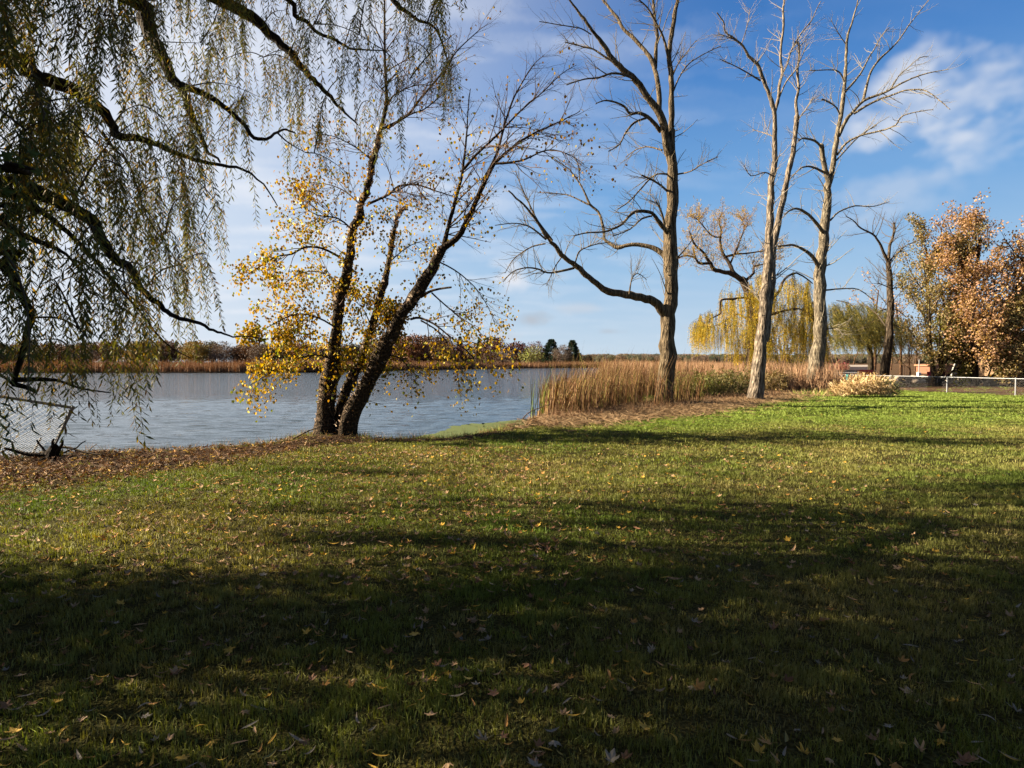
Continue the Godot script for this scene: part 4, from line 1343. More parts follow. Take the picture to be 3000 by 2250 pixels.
	for e in order:
		var p: Vector3 = e[0]
		var px := to_px(p)
		var dens := 0.03
		if px.y > 330: dens = 0.12
		if px.y > 480: dens = 0.35 if px.x < 1150 else 0.14
		if px.y > 640: dens = 0.8 if px.x < 1120 else 0.22
		if px.y > 880: dens = 1.9 if px.x < 1180 else 0.3
		if px.y > 1090: dens = 0.5 if px.x < 1000 else 0.2
		if px.x > 1420: dens *= 0.6
		var m := dens * rf(0.3, 1.7)
		while m > 0:
			if rng.randf() < m:
				var q := p + rv() * 0.16
				var t3 := Transform3D((Basis(Vector3.UP, rf(0, TAU)) * Basis(Vector3.RIGHT, PI + rf(-0.9, 0.9))).scaled(Vector3.ONE * rf(0.045, 0.085)), q - root)
				var ti := rng.randi() % tones.size()
				if px.y < 600 and rng.randf() < 0.5: ti = 4 + rng.randi() % 2
				if own < 300 and px.y > 560 and rng.randf() < 0.2:
					var l := put(lf, "leaf", ms[ti], t)
					l.transform = t3
					own += 1
				else:
					xf.append(t3)
					cs.append(tones[ti] * rf(0.75, 1.2))
			m -= 1.0
	multi(lf, xf, cs, "leaves", M.leaf, t)
	print("birch leaves ", xf.size(), " tips ", tips.size())

# ------------------------------------------------------------------ bare trees
func bare_tree(called: String, label: String, D: float, foot: Array, list: Array, m: Material, col: Color, twig_n: int, twig_l: float, group := ""):
	var root := at(foot[0], foot[1], D); root.y = 0.0
	var t := thing(called, label, "tree", root, group)
	var nodes := PackedVector3Array()
	var made := limbs_of(t, list, D, m, col, nodes, 8, 0.3)
	var wood := Acc.new()
	var tips := []
	var o := {"seg": [5, 4, 3], "wander": 0.2, "trop": [0.04, 0.02, 0.0], "kids": [3.4, 2.2], "ang": [0.75, 0.7], "ratio": 0.5, "last": 2, "sides": [4, 3, 3], "col": col * 0.42}
	for k in made.size():
		var e = made[k]
		var is_trunk: bool = list[k].size() > 5
		twigs_on(wood, tips, e[0], e[1], twig_n * (2 if is_trunk else 1), 0.3 if is_trunk else 0.2, twig_l * (1.5 if is_trunk else 1.0), o, Vector3(0, 0.1, 0), 0.016)
	for j in wood.v.size(): wood.v[j] -= root
	put(wood.mesh(), "twigs", M.twig, t, "stuff")
	return t

func make_bare_trees():
	rng.seed = 8001
	var c1 := Color(0.27, 0.215, 0.145)
	bare_tree("bare_tree", "tallest bare tree with furrowed brown trunk and long low limb beside the reeds", 23.8, [1943, 1190], [
		[[1943, 1192, 1948, 1134, 1954, 1062, 1956, 989, 1960, 917, 1965, 845, 1964, 772, 1964, 700, 1966, 640, 1970, 591, 1970, 506, 1966, 443, 1964, 380], 0.0, 0.0, 52, 26, "trunk"],
		[[1964, 400, 1967, 338, 1967, 274, 1965, 211, 1960, 160, 1968, 105, 1977, 42, 1985, 0, 1998, -60, 2004, -130], 0.0, 0.6, 19, 9],
		[[1962, 450, 1951, 422, 1947, 371, 1926, 321, 1892, 278, 1863, 236, 1825, 203, 1795, 173, 1770, 135, 1749, 105, 1728, 80, 1702, 42, 1669, 0, 1650, -30], 0.0, -2.0, 26, 4],
		[[1930, 330, 1930, 274, 1922, 219, 1909, 177, 1888, 148, 1859, 114, 1825, 84, 1808, 51, 1787, 25, 1766, 0, 1740, -30], -0.4, 1.6, 16, 5],
		[[1920, 200, 1922, 139, 1926, 105, 1918, 55, 1913, 0, 1910, -70], 0.2, 0.2, 11, 6],
		[[1958, 165, 1943, 110, 1922, 67, 1895, 20, 1865, -5], 0.2, -0.6, 8, 3],
		[[1972, 270, 1989, 228, 2015, 190, 2044, 169, 2082, 148, 2112, 135], 0.1, 1.5, 5, 2],
		[[1972, 219, 1985, 190, 2006, 160, 2040, 118], 0.1, -1.0, 4, 2],
		[[1987, 510, 2023, 502, 2057, 481, 2103, 460], 0.0, -1.3, 5, 2],
		[[1935, 385, 1922, 367, 1897, 342, 1871, 331, 1846, 333, 1829, 312, 1804, 300, 1770, 295, 1745, 304], -0.1, -1.8, 13, 3],
		[[1892, 346, 1859, 359, 1833, 388, 1816, 422, 1783, 443], -0.8, -2.0, 7, 3],
		[[1859, 232, 1829, 219, 1791, 215, 1753, 228, 1711, 232, 1660, 249], -1.0, -2.6, 8, 3],
		[[1795, 181, 1762, 160, 1736, 143, 1703, 135, 1656, 124], -1.4, -1.0, 6, 3],
		[[1732, 101, 1703, 84, 1660, 76, 1580, 63], -1.8, -2.6, 4, 2],
		[[1956, 561, 1926, 536, 1880, 513], 0.0, -1.0, 7, 5],
		[[1954, 510, 1926, 510, 1901, 527, 1871, 561, 1842, 591, 1812, 612], 0.0, -1.6, 6, 3],
		[[1940, 440, 1897, 430, 1863, 439, 1833, 460], 0.0, 1.4, 5, 2],
		[[1958, 762, 1948, 751, 1927, 733, 1883, 718, 1840, 718, 1811, 725, 1789, 714, 1771, 700, 1766, 662, 1753, 620, 1728, 599, 1711, 561, 1694, 532, 1669, 498, 1627, 468], 0.0, 1.8, 17, 3],
		[[1724, 599, 1681, 578, 1656, 570, 1605, 565, 1578, 565], 1.2, 2.4, 5, 2],
		[[1698, 527, 1694, 485, 1681, 456], 1.5, 1.8, 4, 2],
		[[1958, 690, 1947, 671, 1926, 645, 1909, 624, 1871, 618, 1846, 629, 1825, 654, 1795, 671, 1770, 679, 1711, 683, 1681, 692], 0.0, -2.4, 14, 3],
		[[1947, 658, 1935, 612, 1922, 591], -0.2, -0.6, 7, 4],
		[[1909, 633, 1880, 641, 1846, 671, 1795, 692], -0.6, -1.8, 6, 3],
		[[1952, 925, 1938, 906, 1919, 884, 1891, 874, 1847, 866, 1807, 859, 1778, 852, 1746, 830, 1717, 805, 1688, 780, 1659, 758, 1641, 740, 1623, 718, 1598, 690, 1580, 658, 1555, 624, 1525, 591, 1490, 560], 0.0, -2.4, 30, 4],
		[[1618, 705, 1576, 650, 1551, 599, 1525, 540, 1510, 500], -1.9, -1.2, 8, 2],
		[[1600, 702, 1563, 671, 1534, 658, 1500, 654, 1450, 660], -2.0, -3.0, 6, 2],
		[[1681, 785, 1645, 794, 1605, 799, 1572, 787, 1536, 785, 1500, 798, 1475, 825], -1.5, -3.2, 8, 2],
		[[1645, 754, 1627, 780, 1612, 812, 1601, 837], -1.7, -2.2, 4, 2],
		[[1598, 714, 1561, 722, 1529, 740, 1500, 765, 1480, 800], -2.0, -1.4, 5, 2],
		[[1684, 776, 1695, 740, 1717, 725, 1753, 714, 1782, 711], -1.5, -0.5, 5, 3],
		[[1844, 862, 1847, 834, 1854, 812, 1869, 801, 1894, 819], -0.9, -0.6, 5, 2]],
		M.bark, c1, 16, 1.2)
	var c2 := Color(0.42, 0.36, 0.29)
	bare_tree("bare_tree", "bare tree forking into two pale twisted stems near the lawn corner", 26.8, [2212, 1175], [
		[[2212, 1178, 2218, 1109, 2228, 1027, 2236, 946, 2242, 864, 2251, 783, 2253, 702, 2257, 612, 2262, 527, 2271, 464], 0.0, 0.0, 42, 15, "trunk"],
		[[2271, 470, 2269, 401, 2269, 338, 2260, 295, 2243, 253, 2231, 219, 2218, 186, 2193, 165, 2176, 135, 2151, 114, 2125, 93, 2119, 63, 2100, 38], 0.0, -1.6, 15, 3],
		[[2271, 325, 2281, 287, 2284, 245, 2292, 215, 2286, 169, 2290, 118, 2296, 72, 2294, 34, 2298, 0, 2300, -50], 0.0, 0.8, 10, 4],
		[[2292, 215, 2307, 186, 2315, 156, 2332, 122, 2353, 89, 2378, 59, 2391, 30, 2404, 4], 0.5, 1.6, 6, 2],
		[[2281, 291, 2303, 240, 2332, 203, 2349, 165, 2364, 131], 0.2, -1.2, 5, 2],
		[[2227, 236, 2193, 215, 2155, 194, 2108, 173], -0.8, -2.2, 5, 2],
		[[2163, 122, 2138, 110, 2104, 99], -1.2, -1.4, 4, 2],
		[[2172, 131, 2189, 76, 2197, 25], -1.0, -0.4, 3, 1.5],
		[[2240, 1000, 2251, 925, 2261, 824, 2263, 742, 2275, 681, 2287, 612, 2303, 536, 2315, 485, 2326, 430, 2332, 371, 2336, 338], 0.25, 0.7, 22, 12],
		[[2336, 345, 2332, 295, 2340, 262, 2336, 211, 2340, 169, 2340, 131, 2332, 122], 0.7, 0.4, 9, 5],
		[[2338, 350, 2357, 325, 2370, 304, 2382, 287], 0.7, 1.4, 4, 2],
		[[2262, 515, 2240, 505, 2200, 515, 2180, 485], 0.0, -1.3, 4, 2],
		[[2270, 402, 2240, 390, 2205, 380], 0.0, 1.0, 4, 2]],
		M.bark, c2, 18, 1.2, "bare trees on the lawn's edge")
	var c3 := Color(0.38, 0.33, 0.25)
	bare_tree("bare_tree", "bare spreading tree with broken-off limb and grass tuft at its foot", 35.0, [2381, 1147], [
		[[2379, 1150, 2393, 1068, 2401, 987, 2403, 905, 2401, 803, 2411, 722, 2417, 661, 2425, 591, 2427, 540], 0.0, 0.0, 44, 20, "trunk"],
		[[2427, 545, 2438, 498, 2446, 443, 2452, 401, 2459, 359, 2467, 316, 2471, 274, 2475, 236, 2478, 190, 2480, 135, 2484, 101, 2497, 63, 2509, 21, 2515, -10], 0.0, 0.8, 17, 3],
		[[2456, 400, 2480, 350, 2501, 325, 2530, 295, 2573, 278, 2610, 262, 2648, 240, 2686, 224, 2733, 211, 2779, 203], 0.2, -2.5, 11, 2],
		[[2501, 333, 2535, 312, 2577, 291, 2615, 278, 2648, 266, 2691, 262, 2720, 270, 2754, 295, 2783, 321], -0.4, -3.5, 7, 2],
		[[2528, 295, 2539, 253, 2551, 211, 2577, 173, 2610, 143, 2636, 114, 2661, 76, 2691, 38, 2720, 0], -0.6, 1.5, 8, 2],
		[[2476, 270, 2505, 236, 2526, 207, 2543, 173, 2564, 139, 2585, 101, 2606, 80], 0.4, 2.5, 7, 2],
		[[2610, 262, 2632, 224, 2665, 194, 2695, 169, 2720, 165], -1.3, -0.5, 4, 1.5],
		[[2452, 455, 2480, 418, 2522, 397, 2577, 384, 2623, 367, 2640, 342, 2678, 329, 2733, 321], 0.1, -3.0, 7, 2],
		[[2450, 470, 2490, 426, 2526, 392, 2568, 367], 0.1, 2.0, 5, 2],
		[[2427, 535, 2425, 523, 2414, 485, 2408, 443, 2406, 424], 0.0, -0.4, 16, 12],
		[[2408, 432, 2387, 413, 2353, 405, 2340, 412], -0.4, -1.6, 8, 4],
		[[2414, 505, 2378, 489, 2349, 491, 2328, 510, 2311, 527], -0.2, -2.0, 7, 2],
		[[2418, 690, 2404, 671, 2378, 637, 2349, 616, 2324, 612, 2298, 629], 0.0, -2.0, 12, 4],
		[[2404, 800, 2393, 771, 2369, 742, 2336, 722, 2312, 718, 2279, 722], 0.0, -1.6, 14, 4],
		[[2433, 645, 2459, 620, 2505, 603, 2556, 605, 2606, 591], 0.1, 2.5, 6, 2],
		[[2460, 335, 2450, 315, 2430, 300, 2408, 290], 0.1, -0.6, 5, 4],
		[[2473, 240, 2462, 215, 2440, 205, 2390, 206, 2370, 207], 0.1, -0.6, 5, 2],
		[[2420, 850, 2466, 846, 2515, 848, 2560, 880], 0.0, 1.5, 5, 2],
		[[2418, 965, 2450, 962, 2470, 982], 0.0, -1.0, 4, 2],
		[[2478, 130, 2455, 95, 2435, 60], 0.6, 0.0, 3, 1.5]],
		M.bark, c3, 15, 1.5, "bare trees on the lawn's edge")
	bare_tree("bare_tree", "slender bare tree with snapped top standing behind the dry grass mound", 49.0, [2590, 1110], [
		[[2588, 1122, 2600, 1027, 2607, 946, 2607, 864, 2605, 803, 2602, 767], 0.0, 0.0, 26, 12, "trunk"],
		[[2602, 770, 2588, 738, 2576, 710, 2556, 685, 2523, 669, 2499, 645, 2478, 633], 0.0, -1.5, 9, 2],
		[[2602, 772, 2607, 722, 2613, 702, 2621, 673, 2619, 653], 0.0, 0.6, 9, 5],
		[[2607, 764, 2633, 738, 2657, 718, 2698, 702], 0.0, 1.5, 6, 2],
		[[2610, 850, 2618, 845, 2630, 842, 2642, 843, 2643, 836], 0.0, -0.5, 4, 2],
		[[2600, 840, 2580, 832, 2570, 830], 0.0, -0.8, 3, 2]],
		M.bark, Color(0.17, 0.135, 0.10), 18, 2.0, "bare trees on the lawn's edge")

# ------------------------------------------------------------------ leafy trees on the right and across the water
func leafy(called: String, label: String, root: Vector3, h: float, r: float, o: Dictionary, tones: Array, per: int, leaf: float, jit: float, group := "", stems := 1, drop := 0.0, thin := 0.0):
	var t := thing(called, label, "tree", root, group)
	var wood := Acc.new()
	var tips := []
	for k in stems:
		var d := Vector3(rf(-0.12, 0.12), 1, rf(-0.12, 0.12)).normalized()
		grow(wood, tips, Vector3(rf(-0.3, 0.3) * (stems - 1), -0.2, rf(-0.2, 0.2) * (stems - 1)), d, h * rf(0.85, 1.0), r, 0, o)
	put(wood.mesh(), "trunk", M.bark, t)
	var xf := []; var cs := PackedColorArray()
	for e in tips:
		if rng.randf() < drop + thin * smoothstep(0.45, 0.95, e[0].y / h): continue
		var base: Color = tones[rng.randi() % tones.size()]
		for k in per:
			var p: Vector3 = e[0] + rv() * jit
			xf.append(Transform3D(Basis(rv().normalized(), rf(0, TAU)).scaled(Vector3.ONE * leaf * rf(0.7, 1.3)), p))
			cs.append(base.lerp(tones[rng.randi() % tones.size()], 0.4) * rf(0.75, 1.25))
	if xf.size() > 8: multi(M.leafmesh, xf, cs, "crown", M.leaf, t)
	return xf.size()

func make_right_trees():
	M.leafmesh = one_leaf(0.75)
	rng.seed = 9001
	var orange := [Color(0.33, 0.19, 0.115), Color(0.27, 0.155, 0.095), Color(0.35, 0.22, 0.125), Color(0.33, 0.22, 0.07), Color(0.22, 0.13, 0.08)]
	var mixed := [Color(0.19, 0.165, 0.065), Color(0.14, 0.14, 0.06), Color(0.29, 0.195, 0.10), Color(0.22, 0.165, 0.08)]
	var o := {"seg": [7, 6, 4, 3], "wander": 0.10, "trop": [0.05, 0.10, 0.05, 0.02], "kids": [17.0, 9.0, 6.0], "ang": [1.0, 0.7, 0.65], "ratio": 0.55, "last": 3, "sides": [10, 6, 4, 3], "col": Color(0.10, 0.075, 0.055), "begin": 0.13}
	var p := on_ground(2857, 1131)
	print("maple ", leafy("orange_maple", "broad maple with coppery orange leaves behind the chain-link fence", p, 11.6, 0.27, o, orange, 9, 0.15, 0.32, "", 1, 0.08, 0.55))
	p = on_ground(3075, 1133)
	print("maple ", leafy("orange_maple", "orange maple beside the tan building, crown hanging over the fence", p, 11.5, 0.26, o, orange, 9, 0.15, 0.32, "", 1, 0.08, 0.45))
	p = on_ground(2745, 1130)
	var o2 := o.duplicate()
	o2.ang = [0.55, 0.6, 0.65]
	o2.kids = [15.0, 7.0, 5.0]
	o2.ratio = 0.46
	print("locust ", leafy("olive_leaved_tree", "narrow olive and brown leaved tree with twin trunk left of the orange maple", p, 10.8, 0.17, o2, mixed, 6, 0.13, 0.28, "", 2, 0.2))
	p = on_ground(2815, 1130)
	leafy("young_tree", "thin young tree with yellow green leaves between the fence and the maple trunk", p, 5.0, 0.09, o2, [Color(0.20, 0.22, 0.03), Color(0.28, 0.25, 0.03)], 4, 0.16, 0.3)
	p = on_ground(2965, 1134)
	leafy("young_tree", "small dark tree with olive leaves before the tan building", p, 6.0, 0.13, o2, mixed, 4, 0.17, 0.3)
	p = at(2560, 1090, 75.0); p.y = 0.0
	var o3 := {"seg": [6, 5, 4, 3], "wander": 0.14, "trop": [0.05, 0.1, 0.08, 0.05], "kids": [11.0, 6.0, 5.0], "ang": [0.7, 0.6, 0.5], "ratio": 0.5, "last": 3, "sides": [8, 5, 4, 3], "col": Color(0.22, 0.13, 0.08), "begin": 0.2}
	leafy("rusty_tree", "rusty half-bare tree with fine twigs behind the olive willow", p, 11.5, 0.2, o3, [Color(0.36, 0.19, 0.08), Color(0.40, 0.24, 0.08)], 1, 0.22, 0.2, "", 1, 0.6)
	p = at(2668, 1090, 56.0); p.y = 0.0
	leafy("sapling", "pale thin sapling nearly bare beside the boulder row", p, 5.5, 0.08, o3, [Color(0.36, 0.25, 0.08)], 1, 0.15, 0.2, "", 1, 0.75)
	p = at(2640, 1090, 66.0); p.y = 0.0
	leafy("grey_tree", "pale half-bare tree with leaning trunk behind the snapped tree", p, 8.5, 0.16, o3, [Color(0.36, 0.22, 0.1)], 1, 0.18, 0.2, "", 1, 0.7)
	# distant trees that close the view on the right
	var xs := [2300, 2420, 2500, 2610, 2680, 2760, 2820, 2900, 2980, 3080]
	for k in xs.size():
		p = at(xs[k], 1080, 100.0 + (k * 37) % 45); p.y = 0.0
		o3.kids = [9.0, 5.0, 3.0]
		leafy("leafless_tree", "grey brown leafless tree in the distance beyond the boats", p, 6.0 + (k * 13) % 4, 0.16, o3, [Color(0.24, 0.15, 0.08), Color(0.2, 0.15, 0.09)], 2, 0.3, 0.4, "leafless trees beyond the fence", 1, 0.5)

func crown_mesh(sd: int, clusters: int, per: int, leaf: float, shape: int) -> ArrayMesh:   # in a unit box: 1 high, 1 wide
	rng.seed = sd
	var a := Acc.new()
	for k in clusters:
		var c := Vector3.ZERO
		var rr := 0.13
		if shape == 0:
			var v := rv()
			while v.length() > 1.0: v = rv()
			v = v.normalized() * pow(v.length(), 0.5)
			c = Vector3(v.x * 0.42, 0.58 + v.y * 0.34, v.z * 0.42)
		elif shape == 1:                       # spruce: tiers
			var y := rng.randf()
			var r := pow(1.0 - y, 0.85) * 0.42 * (0.75 + 0.25 * sin(y * 46.0)) + 0.015
			var an := rf(0, TAU)
			c = Vector3(cos(an) * r, 0.06 + y * 0.92, sin(an) * r)
			rr = 0.05 + 0.06 * (1.0 - y)
		else:                                  # drooping
			var v := rv()
			while v.length() > 1.0: v = rv()
			c = Vector3(v.x * 0.45, 0.5 + v.y * 0.42 - 0.1 * absf(v.x), v.z * 0.45)
		var tone := rf(0.65, 1.3)
		for j in per:
			var p := c + rv() * rr * (Vector3(1, 0.5, 1) if shape == 1 else Vector3.ONE)
			var d := rv().normalized()
			if shape == 1: d = (Vector3(c.x, 0, c.z).normalized() + rv() * 0.5 + Vector3(0, -0.3, 0)).normalized()
			if shape == 2: d = (rv() * 0.4 + Vector3.DOWN).normalized()
			add_leaf(a, p, d, d.cross(rv()).normalized(), leaf * rf(0.6, 1.3), leaf * (0.55 if shape == 0 else 0.4), Color(1, 1, 1) * tone * rf(0.8, 1.2))
	return a.mesh()

func make_far_shore():
	var crowns := [crown_mesh(901, 90, 24, 0.075, 0), crown_mesh(902, 85, 24, 0.08, 0), crown_mesh(903, 75, 26, 0.075, 0)]
	var spruce := crown_mesh(905, 420, 14, 0.07, 1)
	var weepm := crown_mesh(906, 70, 18, 0.075, 2)
	var fine := crown_mesh(907, 110, 20, 0.05, 0)
	var tr := Acc.new()
	rng.seed = 911
	var tips := []
	grow(tr, tips, Vector3(0, -0.03, 0), Vector3.UP, 0.85, 0.022, 0, {"seg": [6, 4, 3], "wander": 0.14, "trop": [0.05, 0.1, 0.05], "kids": [9.0, 4.0], "ang": [0.7, 0.6], "ratio": 0.5, "last": 2, "sides": [6, 4, 3], "col": Color(0.12, 0.09, 0.075), "begin": 0.25})
	var trunk := tr.mesh()
	var mk := func(c: Color) -> StandardMaterial3D:
		var m := leaf_mat(Color(0.6, 0.5, 0.3))
		m.albedo_color = c.linear_to_srgb()
		return m
	var pal := {
		"rust": mk.call(Color(0.13, 0.062, 0.03)), "brown": mk.call(Color(0.085, 0.05, 0.03)), "wine": mk.call(Color(0.085, 0.033, 0.03)),
		"grey": mk.call(Color(0.11, 0.085, 0.07)), "gold": mk.call(Color(0.18, 0.13, 0.03)), "lime": mk.call(Color(0.15, 0.16, 0.04)),
		"spruce": mk.call(Color(0.022, 0.042, 0.024)), "olive": mk.call(Color(0.06, 0.06, 0.027))}
	var place := func(px: float, top: float, d: float, wide: float, colour: String, kind: String, label: String, called: String):
		var root := at(px, 1060, d); root.y = 0.2
		var h := at(px, top, d).y - root.y
		var w := wide * d / F
		var t := thing(called, label, "tree", root, "trees on the far lake shore")
		var mesh: Mesh = spruce if kind == "spruce" else (weepm if kind == "weep" else (fine if kind == "fine" else crowns[rng.randi() % 3]))
		var s := Vector3(w, h, w)
		var b := Basis(Vector3.UP, rf(0, TAU)).scaled(s)
		var a := put(trunk, "trunk", M.twig, t)
		a.basis = b
		var c := put(mesh, "crown", pal[colour], t)
		c.basis = b
	rng.seed = 920
	place.call(1615, 993, 262.0, 78.0, "spruce", "spruce", "tall dark spruce standing beside the bare grey tree on the far shore", "spruce_tree")
	place.call(1677, 996, 262.0, 66.0, "spruce", "spruce", "dense dark spruce at the right end of the far tree row", "spruce_tree")
	place.call(1348, 985, 300.0, 40.0, "spruce", "spruce", "narrow spruce rising among the rusty oaks", "spruce_tree")
	place.call(1405, 993, 320.0, 36.0, "spruce", "spruce", "pale spruce top behind the wine red trees", "spruce_tree")
	place.call(1556, 1008, 236.0, 78.0, "lime", "weep", "round yellow green willow beside the spruces on the far shore", "willow_tree")
	place.call(1350, 1015, 215.0, 66.0, "gold", "weep", "low yellow green willow before the rusty oaks on the far shore", "willow_tree")
	place.call(1515, 1002, 250.0, 72.0, "wine", "round", "wine red oak left of the yellow green willow", "oak_tree")
	place.call(1447, 988, 245.0, 80.0, "wine", "round", "tall wine red oak in the middle of the far row", "oak_tree")
	place.call(1570, 1000, 262.0, 60.0, "wine", "fine", "thin wine red tree behind the yellow green willow", "oak_tree")
	place.call(1480, 1022, 225.0, 60.0, "grey", "fine", "low grey leafless tree in front of the wine red oaks", "leafless_tree")
	place.call(1420, 1022, 222.0, 70.0, "brown", "fine", "low brown leafless tree in front of the wine red oaks", "leafless_tree")
	place.call(1645, 1010, 248.0, 60.0, "grey", "fine", "bare grey tree between the two dark spruces", "leafless_tree")
	place.call(1720, 1040, 262.0, 40.0, "rust", "fine", "small rusty tree right of the dense spruce", "leafless_tree")
	var mid := [[1175, 985, "rust"], [1215, 980, "rust"], [1255, 978, "brown"], [1295, 985, "brown"], [1140, 992, "rust"], [1320, 1000, "wine"], [1270, 1000, "rust"], [1190, 1000, "brown"], [1235, 1005, "wine"], [1100, 995, "brown"], [1375, 1005, "brown"]]
	for e in mid:
		place.call(e[0], e[1], rf(188, 215), rf(62, 84), e[2], "round", "%s oak in the tall grove behind the birch" % {"rust": "rusty orange", "brown": "dull brown", "wine": "reddish"}[e[2]], "oak_tree")
	for k in 48:
		var px := -120.0 + k * 26.0 + rf(-12, 12)
		var cn: String = ["grey", "brown", "olive", "rust", "grey", "brown", "gold"][rng.randi() % 7]
		place.call(px, rf(993, 1018), rf(150, 182), rf(60, 95), cn, "fine" if cn == "grey" else "round", "%s tree in the low woods behind the far reeds" % {"grey": "bare grey", "brown": "brown leaved", "olive": "olive green", "rust": "rusty leaved", "gold": "yellowing"}[cn], "woodland_tree")
	# wood on the horizon
	var xf := []; var cs := PackedColorArray()
	rng.seed = 930
	for k in 1500:
		var d := rf(420, 900)
		var x := rf(-0.3, 0.95) * d
		var h := rf(9, 13) * d / 900.0 + 1.0
		xf.append(Transform3D(Basis(Vector3.UP, rf(0, TAU)).scaled(Vector3(h * 1.1, h, h * 1.1)), Vector3(x, -0.5, -d)))
		cs.append((Color(0.05, 0.07, 0.04) if rng.randf() < 0.5 else Color(0.15, 0.105, 0.07)).lerp(Color(0.13, 0.10, 0.08), rng.randf() * 0.6))
	tag(multi(crowns[0], xf, cs, "distant_wood", M.dry), "low wooded ridge along the horizon", "woods")

# ------------------------------------------------------------------ shrubs and smaller plants
func make_shrubs():
	rng.seed = 1501
	# ornamental grass mound
	var root := on_ground(2532, 1163)
	var t := thing("dry_grass_mound", "straw coloured mound of arching ornamental grass at the end of the lawn", "shrub", root)
	var tones := [Color(0.50, 0.36, 0.19), Color(0.42, 0.29, 0.14), Color(0.56, 0.42, 0.24), Color(0.36, 0.25, 0.11), Color(0.30, 0.24, 0.10)]
	for part in 9:
		var a := Acc.new()
		var cx := lerpf(-1.1, 1.1, part / 8.0)
		var hh := 1.45 * sqrt(maxf(0.12, 1.0 - pow(absf(cx - 0.05) / 1.5, 2.0)))
		for k in 300:
			var p := Vector3(cx + rf(-0.3, 0.3), 0, rf(-0.7, 0.7))
			var d := Vector3(rf(-1, 1) + cx * 0.4, rf(0.4, 1.3), rf(-1, 1)).normalized()
			var col: Color = tones[rng.randi() % 5]
			if part >= 7 and rng.randf() < 0.6: col = Color(0.10, 0.10, 0.04)
			var h := hh * rf(0.3, 1.0)
			var st := Vector3(p.x, h * rf(0.1, 0.8), p.z)
			var mid := st + d * 0.22
			var tip := mid + (d + Vector3(0.3, -1.1, 0)).normalized() * rf(0.12, 0.3)
			var s := d.cross(rv()).normalized() * 0.013
			var nn := s.cross(d).normalized()
			a.quad(st - s, st + s, mid + s, mid - s, nn, col * rf(0.7, 1.2))
			a.tri(mid - s, mid + s, tip, nn, col * rf(0.7, 1.2))
		put(a.mesh(), "tuft", M.reed, t)
	# green tuft at the foot of the spreading bare tree
	var lists := [[2385, 1160, 0.9, 0.45, "low green and straw tuft at the foot of the spreading bare tree", Color(0.13, 0.17, 0.03)]]
	for e in lists:
		var r2 := on_ground(e[0], e[1])
		var a := Acc.new()
		for k in 420:
			var p: Vector3 = Vector3(rf(-1, 1), 0, rf(-0.6, 0.6)) * e[2]
			var tip: Vector3 = p * 1.25 + Vector3(rf(-0.25, 0.25), rf(0.15, 1.0) * e[3], rf(-0.2, 0.2))
			var s := Vector3(rf(-1, 1), 0, rf(-1, 1)).normalized() * 0.014
			var col: Color = e[5]
			if rng.randf() < 0.4: col = tones[rng.randi() % 5]
			a.tri(p - s, p + s, tip, Vector3(-s.z, 0.01, s.x).normalized(), col * rf(0.7, 1.2))
		var o := put(a.mesh(), "grass_tuft", M.reed)
		o.position = r2
		tag(o, e[4], "grass tuft")
	# dark weedy shrubs between the trunks, before the tan reeds
	var lf := one_leaf(0.4)
	var spots := [[1995, 1172, 1.05, 0], [2020, 1170, 1.2, 0], [2048, 1169, 1.15, 0], [2075, 1167, 1.2, 1], [2102, 1165, 1.25, 1], [2128, 1163, 1.25, 1], [2155, 1161, 1.25, 1], [2182, 1159, 1.2, 1], [2245, 1153, 1.1, 2], [2270, 1150, 1.15, 2], [2298, 1147, 1.1, 2], [2330, 1143, 1.0, 2], [2430, 1135, 0.8, 2]]
	var say := ["green leafy weed bush right beside the tallest bare tree", "dark weedy bush in front of the tan reeds between the trunks", "brown weedy bush under the golden willow"]
	for e in spots:
		var r2 := on_ground(e[0], e[1])
		var tt := thing("weed_bush", say[e[3]], "bush", r2, "weedy bushes between the bare trees")
		var wood := Acc.new()
		var tips := []
		for k in 20:
			grow(wood, tips, Vector3(rf(-0.45, 0.45), -0.05, rf(-0.35, 0.35)), Vector3(rf(-0.5, 0.6), 1, rf(-0.5, 0.5)).normalized(), e[2] * rf(0.6, 1.1), 0.012, 0, {"seg": [4, 3], "wander": 0.2, "trop": [0.0, -0.1], "kids": [5.0], "ang": [0.7], "ratio": 0.5, "last": 1, "sides": [3, 3], "col": Color(0.14, 0.10, 0.06)})
		put(wood.mesh(), "stems", M.twig, tt)
		var xf := []; var cs := PackedColorArray()
		for q in tips:
			for k in 4:
				xf.append(Transform3D(Basis(rv().normalized(), rf(0, TAU)).scaled(Vector3.ONE * rf(0.07, 0.14)), q[0] + rv() * 0.09))
				var c: Color = [Color(0.12, 0.15, 0.03), Color(0.09, 0.10, 0.032), Color(0.17, 0.13, 0.055)][e[3]]
				cs.append(c.lerp(Color(0.2, 0.14, 0.06), rng.randf() * 0.6) * rf(0.7, 1.2))
		multi(lf, xf, cs, "leaves", M.leaf_dull, tt)
	# grasses standing along the near bank
	var tuft := reed_clump(1520, 16, 0.12, 0.32, 0.005, [Color(0.13, 0.17, 0.03), Color(0.30, 0.2, 0.09), Color(0.09, 0.12, 0.03), Color(0.22, 0.14, 0.06)], 0.2)
	var xf := []; var cs := PackedColorArray()
	rng.seed = 1530
